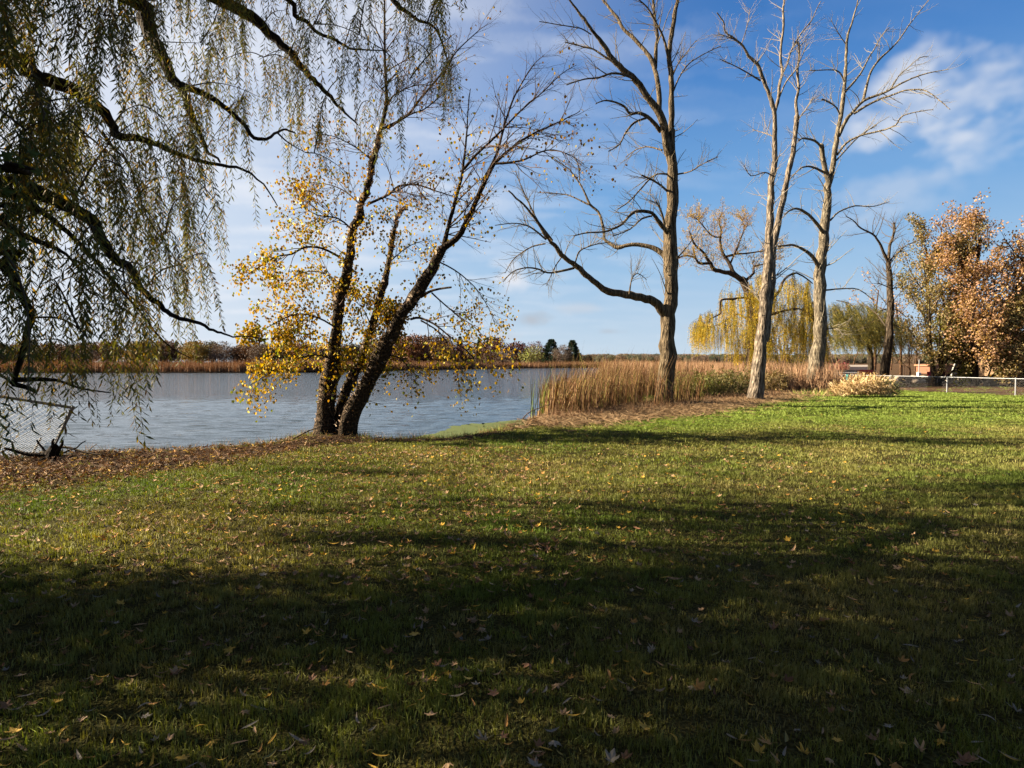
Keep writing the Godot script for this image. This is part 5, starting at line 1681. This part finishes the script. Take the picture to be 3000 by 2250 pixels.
	for k in 520:
		var j := 1 + rng.randi() % 14
		var p := lake[j].lerp(lake[j + 1], rng.randf()) + Vector2(rng.randfn(0, 0.25), rng.randfn(-0.1, 0.22))
		if p.y > 19 or p.x < -13: continue
		var h := rf(0.3, 0.9)
		xf.append(Transform3D(Basis(Vector3.UP, rf(0, TAU)).scaled(Vector3(1, h, 1)), Vector3(p.x, ground_y(p.x, -p.y, shore(p.x, -p.y)), -p.y)))
		cs.append(Color(1, 1, 1) * rf(0.6, 1.2))
	tag(multi(tuft, xf, cs, "bank_grass", M.reed), "ragged grass and weeds along the near bank", "grass")

# ------------------------------------------------------------------ fences, driftwood, things beyond the lawn
func bar(parent: Node, called: String, a: Vector3, b: Vector3, r: float, m: Material, sides := 8):
	var acc := Acc.new()
	tube(acc, PackedVector3Array([a, a.lerp(b, 0.5), b]), PackedFloat32Array([r, r, r]), sides, Color(1, 1, 1))
	put(acc.mesh(), called, m, parent)

func wire_net(parent: Node, A: Vector3, B: Vector3, C: Vector3, D: Vector3, pitch: float, r: float, m: Material):
	# A-B along the top, D-C along the bottom
	var a := Acc.new()
	var w := A.distance_to(B); var h := A.distance_to(D)
	var n := int(w / pitch); var k := maxi(1, int(h / pitch))
	for s in [1, -1]:
		for j in range(-k, n + k):
			var u0 := float(j) / n; var u1 := float(j + s * k) / n
			var t0 := 0.0; var t1 := 1.0
			if u1 != u0:
				var ta := (0.0 - u0) / (u1 - u0); var tb := (1.0 - u0) / (u1 - u0)
				t0 = maxf(t0, minf(ta, tb)); t1 = minf(t1, maxf(ta, tb))
			if t1 - t0 < 0.02: continue
			var pts := PackedVector3Array()
			for q in 2:
				var t := t0 if q == 0 else t1
				var u := lerpf(u0, u1, t)
				pts.append(A.lerp(B, u).lerp(D.lerp(C, u), t))
			tube(a, pts, PackedFloat32Array([r, r]), 3, Color(1, 1, 1))
	put(a.mesh(), "wire_mesh", m, parent, "stuff")

func make_fences():
	# chain-link fence at the right
	var t := thing("chain_link_fence", "low grey chain-link fence with round posts along the lawn", "fence", Vector3.ZERO)
	var posts := []
	for k in range(-2, 6): posts.append(Vector3(25.1 - 1.2 * k, 0.0, -30.6 - 3.13 * k))
	var H := 0.86
	for p in posts: bar(t, "post", p + Vector3(0, -0.3, 0), p + Vector3(0, H + 0.03, 0), 0.032, M.steel)
	for k in posts.size() - 1:
		bar(t, "top_rail", posts[k] + Vector3(0, H, 0), posts[k + 1] + Vector3(0, H, 0), 0.018, M.steel, 6)
		wire_net(t, posts[k] + Vector3(0, H - 0.02, 0), posts[k + 1] + Vector3(0, H - 0.02, 0), posts[k + 1] + Vector3(0, 0.03, 0), posts[k] + Vector3(0, 0.03, 0), 0.085, 0.0011, M.wire)
	# collapsed fence in the water at the left
	var f := thing("collapsed_fence", "sagging chain-link fence end with slanting post standing in the lake", "fence", Vector3.ZERO)
	var D := 11.3
	var a := at(-420, 1095, D - 0.8); var b := at(212, 1194, D)
	var c := at(100, 1332, D); var d := at(-420, 1400, D - 0.8)
	c.y = -0.35; d.y = -0.75
	var mid := a.lerp(b, 0.5)
	bar(f, "top_rail", a, mid, 0.028, M.steel_old)
	bar(f, "top_rail", mid, b, 0.028, M.steel_old)
	bar(f, "post", b + Vector3(0.02, 0.02, 0), c + Vector3(-0.05, -0.3, 0), 0.032, M.steel_old)
	bar(f, "brace", b + Vector3(0.0, -0.06, 0.06), c + Vector3(0.06, -0.3, 0.06), 0.02, M.steel_old)
	bar(f, "post", a, d + Vector3(0, -0.4, 0), 0.032, M.steel_old)
	bar(f, "stake", at(120, 1283, D), at(75, 1335, D) + Vector3(0, -0.2, 0), 0.02, M.steel_old)
	wire_net(f, a, b, c, d, 0.10, 0.0028, M.steel_old)

func make_driftwood():
	rng.seed = 1701
	var root := on_ground(155, 1345)
	root.y = 0.02
	var t := thing("root_stump", "dark uprooted stump with splayed roots lying on the left bank", "stump", root)
	var col := Color(0.045, 0.034, 0.026)
	var a := Acc.new()
	tube(a, PackedVector3Array([Vector3(-0.05, -0.12, 0), Vector3(0.0, 0.08, 0), Vector3(0.05, 0.2, 0.02)]), PackedFloat32Array([0.14, 0.12, 0.07]), 10, col, 0.6)
	put(a.mesh(), "body", M.bark, t)
	for e in [[Vector3(0.02, 0.34, 0.0), 0.045], [Vector3(0.22, 0.30, 0.05), 0.05], [Vector3(-0.75, 0.2, 0.1), 0.05], [Vector3(-0.35, 0.3, -0.1), 0.035], [Vector3(0.7, 0.05, 0.1), 0.05], [Vector3(0.45, 0.28, -0.2), 0.02], [Vector3(-0.5, -0.02, 0.3), 0.04], [Vector3(0.3, 0.0, 0.4), 0.04]]:
		var b := Acc.new()
		var tip: Vector3 = e[0]
		var pts := jitter(smooth(PackedVector3Array([Vector3(0, 0.04, 0), tip * 0.5 + Vector3(0, -0.03, 0), tip]), 3), 0.015)
		tube(b, pts, taper(pts.size(), e[1], e[1] * 0.4), 6, col, 0.4)
		put(b.mesh(), "root", M.bark, t)
	var sticks := [[[90, 1338, 180, 1310, 250, 1326, 330, 1338], 0.03, "curved fallen branch arching over the leaf litter"], [[0, 1320, 40, 1313, 80, 1330], 0.012, "thin stick caught before the sagging fence"], [[255, 1328, 268, 1312, 285, 1300], 0.012, "short upright twig by the uprooted stump"], [[850, 1285, 905, 1262, 945, 1247], 0.02, "dead stick leaning against the birch foot"]]
	for e in sticks:
		var n: int = e[0].size() / 2
		var pts := PackedVector3Array()
		var g := on_ground(e[0][0], e[0][1])
		for j in n:
			pts.append(at(e[0][2 * j], e[0][2 * j + 1], -g.z - 0.05 * j))
		pts[0].y -= 0.03
		pts[n - 1].y = minf(pts[n - 1].y, 0.5)
		var s := smooth(pts, 3)
		var acc := Acc.new()
		tube(acc, s, taper(s.size(), e[1], e[1] * 0.4), 6, col * 1.5, 0.3)
		var o := put(acc.mesh(), "fallen_stick", M.twig)
		tag(o, e[2], "stick")

func box(parent: Node, called: String, at_: Vector3, size: Vector3, col: Color, m: Material = null, bev := 0.03) -> MeshInstance3D:
	var a := Acc.new()
	var h := size * 0.5
	var b := minf(bev, minf(h.x, minf(h.y, h.z)) * 0.6)
	var ring := [Vector2(-h.x + b, -h.z), Vector2(h.x - b, -h.z), Vector2(h.x, -h.z + b), Vector2(h.x, h.z - b), Vector2(h.x - b, h.z), Vector2(-h.x + b, h.z), Vector2(-h.x, h.z - b), Vector2(-h.x, -h.z + b)]
	for j in 8:
		var p: Vector2 = ring[j]; var q: Vector2 = ring[(j + 1) % 8]
		var nn := Vector3((p.x + q.x) / h.x, 0, (p.y + q.y) / h.z).normalized()
		var k := 1.0 - b / maxf(h.x, h.z)
		a.quad(Vector3(p.x, -h.y, p.y), Vector3(q.x, -h.y, q.y), Vector3(q.x, h.y - b, q.y), Vector3(p.x, h.y - b, p.y), nn, col)
		a.quad(Vector3(p.x, h.y - b, p.y), Vector3(q.x, h.y - b, q.y), Vector3(q.x * k, h.y, q.y * k), Vector3(p.x * k, h.y, p.y * k), (nn + Vector3.UP).normalized(), col)
		a.tri(Vector3(0, h.y, 0), Vector3(p.x * k, h.y, p.y * k), Vector3(q.x * k, h.y, q.y * k), Vector3.UP, col)
	var o := put(a.mesh(), called, m if m else M.paint, parent)
	o.position = at_
	return o

func hull(col: Color, length: float, width: float, height: float) -> ArrayMesh:
	var a := Acc.new()
	var n := 14
	for j in n:
		var t0 := float(j) / n; var t1 := float(j + 1) / n
		var w0 := width * 0.5 * pow(sin(PI * (0.06 + 0.88 * t0)), 0.6); var w1 := width * 0.5 * pow(sin(PI * (0.06 + 0.88 * t1)), 0.6)
		var x0 := (t0 - 0.5) * length; var x1 := (t1 - 0.5) * length
		for s in [-1.0, 1.0]:
			var p := [Vector3(x0, 0, 0), Vector3(x0, height * 0.3, w0 * 0.8 * s), Vector3(x0, height, w0 * s)]
			var q := [Vector3(x1, 0, 0), Vector3(x1, height * 0.3, w1 * 0.8 * s), Vector3(x1, height, w1 * s)]
			for k in 2: a.quad(p[k], q[k], q[k + 1], p[k + 1], Vector3(0, -0.6 if k == 0 else 0.1, s).normalized(), col)
		a.quad(Vector3(x0, height * 0.95, -w0), Vector3(x1, height * 0.95, -w1), Vector3(x1, height * 0.95, w1), Vector3(x0, height * 0.95, w0), Vector3.UP, col * 0.7)
	return a.mesh()

func make_background():
	rng.seed = 1801
	# row of boulders
	var rocks := []
	for v in 5:
		var a := Acc.new()
		var sp := SphereMesh.new()
		sp.radius = 0.5; sp.height = 1.0; sp.radial_segments = 9; sp.rings = 5
		var arr := sp.get_mesh_arrays()
		var vs: PackedVector3Array = arr[Mesh.ARRAY_VERTEX]
		for j in vs.size():
			var p := vs[j]
			vs[j] = p * (1.0 + 0.4 * n_fine.get_noise_3dv(p * 14.0 + Vector3(v * 31, 0, 0)))
		a.v = vs
		a.i = arr[Mesh.ARRAY_INDEX]
		for j in vs.size():
			a.n.append(vs[j].normalized()); a.c.append(Color(1, 1, 1))
		rocks.append(a.mesh())
	for k in 46:
		var px := 2618.0 + 232.0 * (k / 45.0) + rf(-3, 3)
		var d := 49.0 + rf(-0.5, 1.2)
		var p := at(px, 1110, d)
		var row := k % 3
		p.y = 0.12 + (0.0 if row < 2 else 0.28)
		var o := put(rocks[k % 5], "boulder", M.stone)
		var s := rf(0.34, 0.62)
		o.transform = Transform3D(Basis(Vector3.UP, rf(0, TAU)).scaled(Vector3(s * 1.4, s * 0.85, s)), p)
		tag(o, "pale boulder in the low stone row beyond the fence", "boulder", "stone row beyond the fence")
	# tan building
	var b := thing("tan_building", "tan sided building behind the maples", "building", on_ground(3040, 1134))
	b.position.z = -50.0; b.position.x = 42.4
	var H := 2.9
	box(b, "wall", Vector3(3.0, H * 0.5, -3), Vector3(9.0, H, 5.0), Color(1, 1, 1), M.siding)
	for k in 11: box(b, "siding_board", Vector3(3.0, 0.13 + k * 0.25, -0.48), Vector3(9.05, 0.225, 0.04), Color(1, 1, 1), M.siding, 0.01)
	box(b, "roof", Vector3(3.0, H + 0.12, -3), Vector3(9.8, 0.24, 6.0), Color(0.10, 0.08, 0.07))
	# low red brown building far back
	var rb := thing("low_brick_building", "low reddish brown building far behind the stone row", "building", at(2745, 1090, 90.0))
	rb.position.y = 0
	box(rb, "wall", Vector3(0, 0.55, 0), Vector3(4.2, 1.1, 3), Color(0.15, 0.07, 0.04))
	box(rb, "roof", Vector3(0, 1.2, 0), Vector3(4.6, 0.2, 3.4), Color(0.25, 0.12, 0.07))
	# grey boat on stands, with white rail
	var g := thing("grey_boat", "long grey boat with white stripe stored behind the spreading bare tree", "boat", at(2448, 1120, 52.0))
	g.position.y = 0.0
	var hm := put(hull(Color(0.16, 0.17, 0.17), 3.6, 1.4, 0.55), "hull", M.paint, g)
	hm.position.y = 0.45
	box(g, "stripe", Vector3(0, 0.78, 0.72), Vector3(3.1, 0.05, 0.05), Color(0.7, 0.7, 0.7))
	for s in [-1.0, 1.0]: box(g, "stand", Vector3(s, 0.22, 0), Vector3(0.12, 0.5, 0.9), Color(0.05, 0.05, 0.05))
	var wb := thing("white_boat", "small white boat under the golden willow", "boat", at(2330, 1120, 50.0))
	wb.position.y = 0.0
	put(hull(Color(0.6, 0.6, 0.58), 1.9, 0.9, 0.5), "hull", M.paint, wb).position.y = 0.35
	for s in [-0.5, 0.5]: box(wb, "stand", Vector3(s, 0.15, 0), Vector3(0.1, 0.4, 0.6), Color(0.05, 0.05, 0.05))
	var red := thing("red_boat", "red boat hull beside the long grey boat", "boat", at(2524, 1115, 57.0))
	red.position.y = 0.0
	put(hull(Color(0.30, 0.045, 0.045), 1.9, 0.9, 0.4), "hull", M.paint, red).position.y = 0.55
	for s in [-0.5, 0.5]: box(red, "stand", Vector3(s, 0.25, 0), Vector3(0.1, 0.6, 0.6), Color(0.06, 0.05, 0.05))
	var red2 := thing("red_boat", "long low red hull behind the maple trunks", "boat", at(2765, 1110, 62.0))
	red2.position.y = 0.0
	put(hull(Color(0.26, 0.03, 0.04), 3.2, 1.0, 0.45), "hull", M.paint, red2).position.y = 0.25
	for s in [-0.9, 0.9]: box(red2, "stand", Vector3(s, 0.1, 0), Vector3(0.1, 0.4, 0.6), Color(0.05, 0.05, 0.05))
	# upturned pale cover
	var cv := thing("white_boat", "upturned whitish boat beside the dark red shrub", "boat", at(2518, 1085, 70.0))
	cv.position.y = 0.0
	var ch := put(hull(Color(0.55, 0.47, 0.38), 2.4, 1.3, 0.7), "hull", M.paint, cv)
	ch.transform = Transform3D(Basis(Vector3.RIGHT, PI), Vector3(0, 1.35, 0))
	for s in [-0.7, 0.7]: box(cv, "stand", Vector3(s, 0.35, 0), Vector3(0.12, 0.8, 0.8), Color(0.08, 0.07, 0.06))
	# red shrub
	var rs := thing("red_shrub", "dark red leafless shrub behind the grey boat", "bush", at(2462, 1085, 66.0))
	rs.position.y = 0.0
	var wood := Acc.new(); var tips := []
	for k in 26: grow(wood, tips, Vector3(rf(-0.9, 0.9), 0, rf(-0.4, 0.4)), Vector3(rf(-0.5, 0.5), 1, rf(-0.4, 0.4)).normalized(), rf(1.0, 1.6), 0.02, 0, {"seg": [4, 3], "wander": 0.2, "trop": [0.05, 0.05], "kids": [6.0], "ang": [0.6], "ratio": 0.5, "last": 1, "sides": [3, 3], "col": Color(0.20, 0.06, 0.06)})
	put(wood.mesh(), "stems", M.twig, rs)
	var xf := []; var cs := PackedColorArray()
	for e in tips:
		xf.append(Transform3D(Basis(rv().normalized(), rf(0, TAU)).scaled(Vector3.ONE * rf(0.1, 0.2)), e[0])); cs.append(Color(0.20, 0.055, 0.06) * rf(0.7, 1.3))
	multi(M.leafmesh, xf, cs, "leaves", M.leaf, rs)
	# teal post
	var tp := thing("teal_pump", "teal painted hand pump beside the spreading bare tree", "pump", Vector3(21.45, 0, -39.2))
	bar(tp, "pipe", Vector3(0, -0.2, 0), Vector3(0, 0.75, 0), 0.05, M.paint)
	var head := box(tp, "head", Vector3(0, 0.72, 0), Vector3(0.2, 0.34, 0.2), Color(0.03, 0.16, 0.16))
	box(head, "handle", Vector3(0.24, 0.02, 0), Vector3(0.3, 0.05, 0.05), Color(0.03, 0.16, 0.16))
	for o in tp.get_children():
		if o.name == "pipe":
			var pm := mat(Color(0.03, 0.16, 0.16), 0.5)
			o.material_override = pm
	# pale leaning boards
	var boards := [[2792, 0.25], [2806, 0.12], [2822, 0.0], [2832, -0.05]]
	for e in boards:
		var p := at(e[0], 1110, 52.0); p.y = 0.0
		var o := thing("leaning_canoe", "pale grey canoe stored upright behind the maple trunk", "canoe", p, "upright canoes by the maple")
		var hm2 := put(hull(Color(0.25, 0.24, 0.21), 1.9, 0.5, 0.3), "hull", M.paint, o)
		hm2.transform = Transform3D(Basis(Vector3.BACK, -e[1]) * Basis(Vector3.UP, PI * 0.5) * Basis(Vector3.BACK, PI * 0.5), Vector3(0, 0.95, 0))
		box(o, "thwart", Vector3(0, 0.9, -0.2), Vector3(0.4, 0.06, 0.05), Color(0.3, 0.22, 0.14))
	# dark bin
	var bin := thing("dark_bin", "dark square bin standing behind the fence by the tan building", "bin", at(2903, 1133, 42.5))
	bin.position.y = 0.0
	box(bin, "body", Vector3(0, 0.32, 0), Vector3(0.75, 0.64, 0.6), Color(0.025, 0.025, 0.025), null, 0.06)
	box(bin, "lid", Vector3(0, 0.68, 0), Vector3(0.8, 0.07, 0.65), Color(0.03, 0.03, 0.03))
	# lamp post
	var lp := thing("white_post", "slim white post beyond the boulder row", "post", at(2692, 1100, 62.0))
	lp.position.y = 0.0
	bar(lp, "pole", Vector3(0, -0.1, 0), Vector3(0, 1.9, 0), 0.045, M.steel)
	box(lp, "base", Vector3(0, 0.3, 0), Vector3(0.3, 0.7, 0.3), Color(0.5, 0.5, 0.5))
	# wooden rail frame
	var wf := thing("wooden_frame", "brown wooden railing frame near the lake beyond the stone row", "railing", at(2650, 1095, 68.0))
	wf.position.y = 0.0
	box(wf, "top_rail", Vector3(0, 1.25, 0), Vector3(1.1, 0.08, 0.08), Color(0.28, 0.16, 0.08))
	for k in 5: box(wf, "baluster", Vector3(-0.5 + 0.25 * k, 0.6, 0), Vector3(0.06, 1.22, 0.06), Color(0.2, 0.12, 0.07))

# ------------------------------------------------------------------ sky
func sky_image() -> Image:
	var w := 2048; var h := 1024
	var n1 := FastNoiseLite.new(); n1.seed = 3; n1.frequency = 1.0; n1.fractal_octaves = 5; n1.domain_warp_enabled = true; n1.domain_warp_amplitude = 0.5; n1.domain_warp_frequency = 0.8
	var n2 := FastNoiseLite.new(); n2.seed = 8; n2.frequency = 1.0; n2.fractal_octaves = 5
	var data := PackedFloat32Array()
	data.resize(w * h * 3)
	var sun := sun_dir()
	var steps := [[0.0, lin(204, 221, 235)], [0.14, lin(160, 197, 231)], [0.25, lin(120, 171, 223)], [0.4, lin(80, 136, 203)], [0.52, lin(56, 112, 183)], [0.75, lin(42, 95, 166)], [1.01, lin(32, 80, 148)]]   # sine of the height, colour
	var white := lin(238, 242, 250)
	var puffs := []        # pixel centre, half width, half height, strength, tone
	for e in [[2740, 290, 190, 120, 0.7, 1.0], [2860, 400, 130, 60, 0.55, 1.0], [2560, 400, 90, 40, 0.35, 1.0], [2630, 250, 80, 60, 0.5, 1.0], [2600, 560, 130, 60, 0.35, 0.95], [2460, 640, 120, 40, 0.25, 0.9], [1500, 800, 60, 55, 0.9, 1.0], [1560, 935, 65, 26, 0.7, 0.62], [1700, 905, 70, 18, 0.4, 0.8], [1790, 972, 50, 9, 0.6, 0.62], [1480, 985, 45, 14, 0.5, 0.75], [1950, 985, 50, 10, 0.4, 0.95], [2040, 955, 50, 14, 0.35, 0.8], [820, 850, 90, 40, 0.6, 0.85]]:
		puffs.append([(at(e[0], e[1], 1.0) - EYE).normalized(), e[2] / F, e[3] / F, e[4], e[5]])
	for y in h:
		var th := PI * (y + 0.5) / h
		var dy := cos(th); var sr := sin(th)
		for x in w:
			var k := (y * w + x) * 3
			if dy < -0.02:
				data[k] = 0.06; data[k + 1] = 0.055; data[k + 2] = 0.045
				continue
			var ph := (x + 0.5) / w * TAU
			var dir := Vector3(sin(ph) * sr, dy, -cos(ph) * sr)
			var e := maxf(dy, 0.0)
			var c: Color = steps[steps.size() - 1][1]
			for j in steps.size() - 1:
				if e < steps[j + 1][0]:
					c = steps[j][1].lerp(steps[j + 1][1], (e - steps[j][0]) / (steps[j + 1][0] - steps[j][0]))
					break
			var ca := dir.dot(sun)
			var glow := smoothstep(0.0, 0.92, ca) * lerpf(1.0, 0.4, smoothstep(0.5, 0.95, e))
			c = c.lerp(white, clampf(glow * 0.95, 0, 0.92))
			# thin high cloud, drawn out by the wind
			var q := Vector2(dir.x, dir.z) / (dy + 0.12)
			var v := n1.get_noise_2d(q.x * 1.1 + q.y * 0.5, q.y * 2.6) * 0.5 + 0.5
			var band := smoothstep(-0.25, 0.55, ca)
			v = clampf((v - 0.42) * 2.4, 0, 1) * lerpf(0.04, 0.95, band)
			if e < 0.12: v *= e / 0.12 * 0.6 + 0.4
			c = c.lerp(white, v * 0.85)
			for f in puffs:
				var pd: Vector3 = f[0]
				if dir.dot(pd) < 0.97: continue
				var right := pd.cross(Vector3.UP).normalized()
				var up := right.cross(pd)
				var a: float = dir.dot(right) / f[1]; var b: float = dir.dot(up) / f[2]
				var rr := sqrt(a * a + b * b)
				if rr > 1.6: continue
				var m := n2.get_noise_3d(dir.x * 9.0, dir.y * 16.0, dir.z * 9.0) * 1.5 + n2.get_noise_3d(dir.x * 30.0, dir.y * 45.0, dir.z * 30.0) * 0.6
				var den: float = clampf((1.05 - rr) * 1.1 + m * 0.7, 0, 1) * smoothstep(1.6, 0.8, rr) * f[3]
				var tone: float = f[4]
				c = c.lerp(Color(0.80 * tone, 0.83 * tone, 0.90 * tone), den)
			data[k] = c.r / EXPOSURE; data[k + 1] = c.g / EXPOSURE; data[k + 2] = c.b / EXPOSURE
	return Image.create_from_data(w, h, false, Image.FORMAT_RGBF, data.to_byte_array())

func sun_dir() -> Vector3:
	var az := deg_to_rad(SUN_AZ); var el := deg_to_rad(SUN_EL)
	return Vector3(-sin(az) * cos(el), sin(el), -cos(az) * cos(el))

func _ready():
	var t0 := Time.get_ticks_msec()
	var lap := func(what: String): print(what, " ", Time.get_ticks_msec() - t0)
	# camera
	var cam := Camera3D.new()
	cam.name = "camera"
	cam.fov = rad_to_deg(2.0 * atan(1125.0 / F))
	cam.position = EYE
	cam.rotation = Vector3(-PITCH, 0, 0)
	cam.near = 0.05
	cam.far = 4000.0
	add_child(cam)
	cam.current = true
	# sky and exposure
	var env := Environment.new()
	env.background_mode = Environment.BG_SKY
	var pan := PanoramaSkyMaterial.new()
	pan.panorama = ImageTexture.create_from_image(sky_image())
	var sk := Sky.new()
	sk.sky_material = pan
	env.sky = sk
	env.tonemap_mode = Environment.TONE_MAPPER_LINEAR
	env.tonemap_exposure = EXPOSURE
	env.ssao_enabled = true
	env.ssil_enabled = true
	env.sdfgi_enabled = true
	var we := WorldEnvironment.new()
	we.name = "world_environment"
	we.environment = env
	add_child(we)
	# sun, low on the left
	var sun := DirectionalLight3D.new()
	sun.name = "sun"
	sun.light_energy = 1.6
	sun.light_color = Color(1.0, 0.93, 0.82)
	sun.light_angular_distance = 0.5
	sun.shadow_enabled = true
	add_child(sun)
	sun.look_at_from_position(Vector3.ZERO, -sun_dir(), Vector3.UP)
	lap.call("sky")
	n_fine.seed = 21; n_fine.frequency = 0.05; n_fine.fractal_octaves = 3
	n_mid.seed = 22; n_mid.frequency = 0.05; n_mid.fractal_octaves = 3
	make_materials()
	lap.call("materials")
	make_ground()
	lap.call("ground")
	make_far_shore()
	make_right_trees()
	lap.call("trees")
	make_front_willow()
	lap.call("willow")
	make_front_maple()
	make_birch()
	lap.call("birch")
	make_bare_trees()
	make_gold_willow()
	make_green_willow()
	lap.call("willows")
	make_reeds()
	make_cattail_details()
	make_shrubs()
	make_fences()
	make_driftwood()
	make_background()
	lap.call("things")
	make_grass()
	lap.call("grass")
	make_straw()
	make_fallen_leaves()
	lap.call("done")
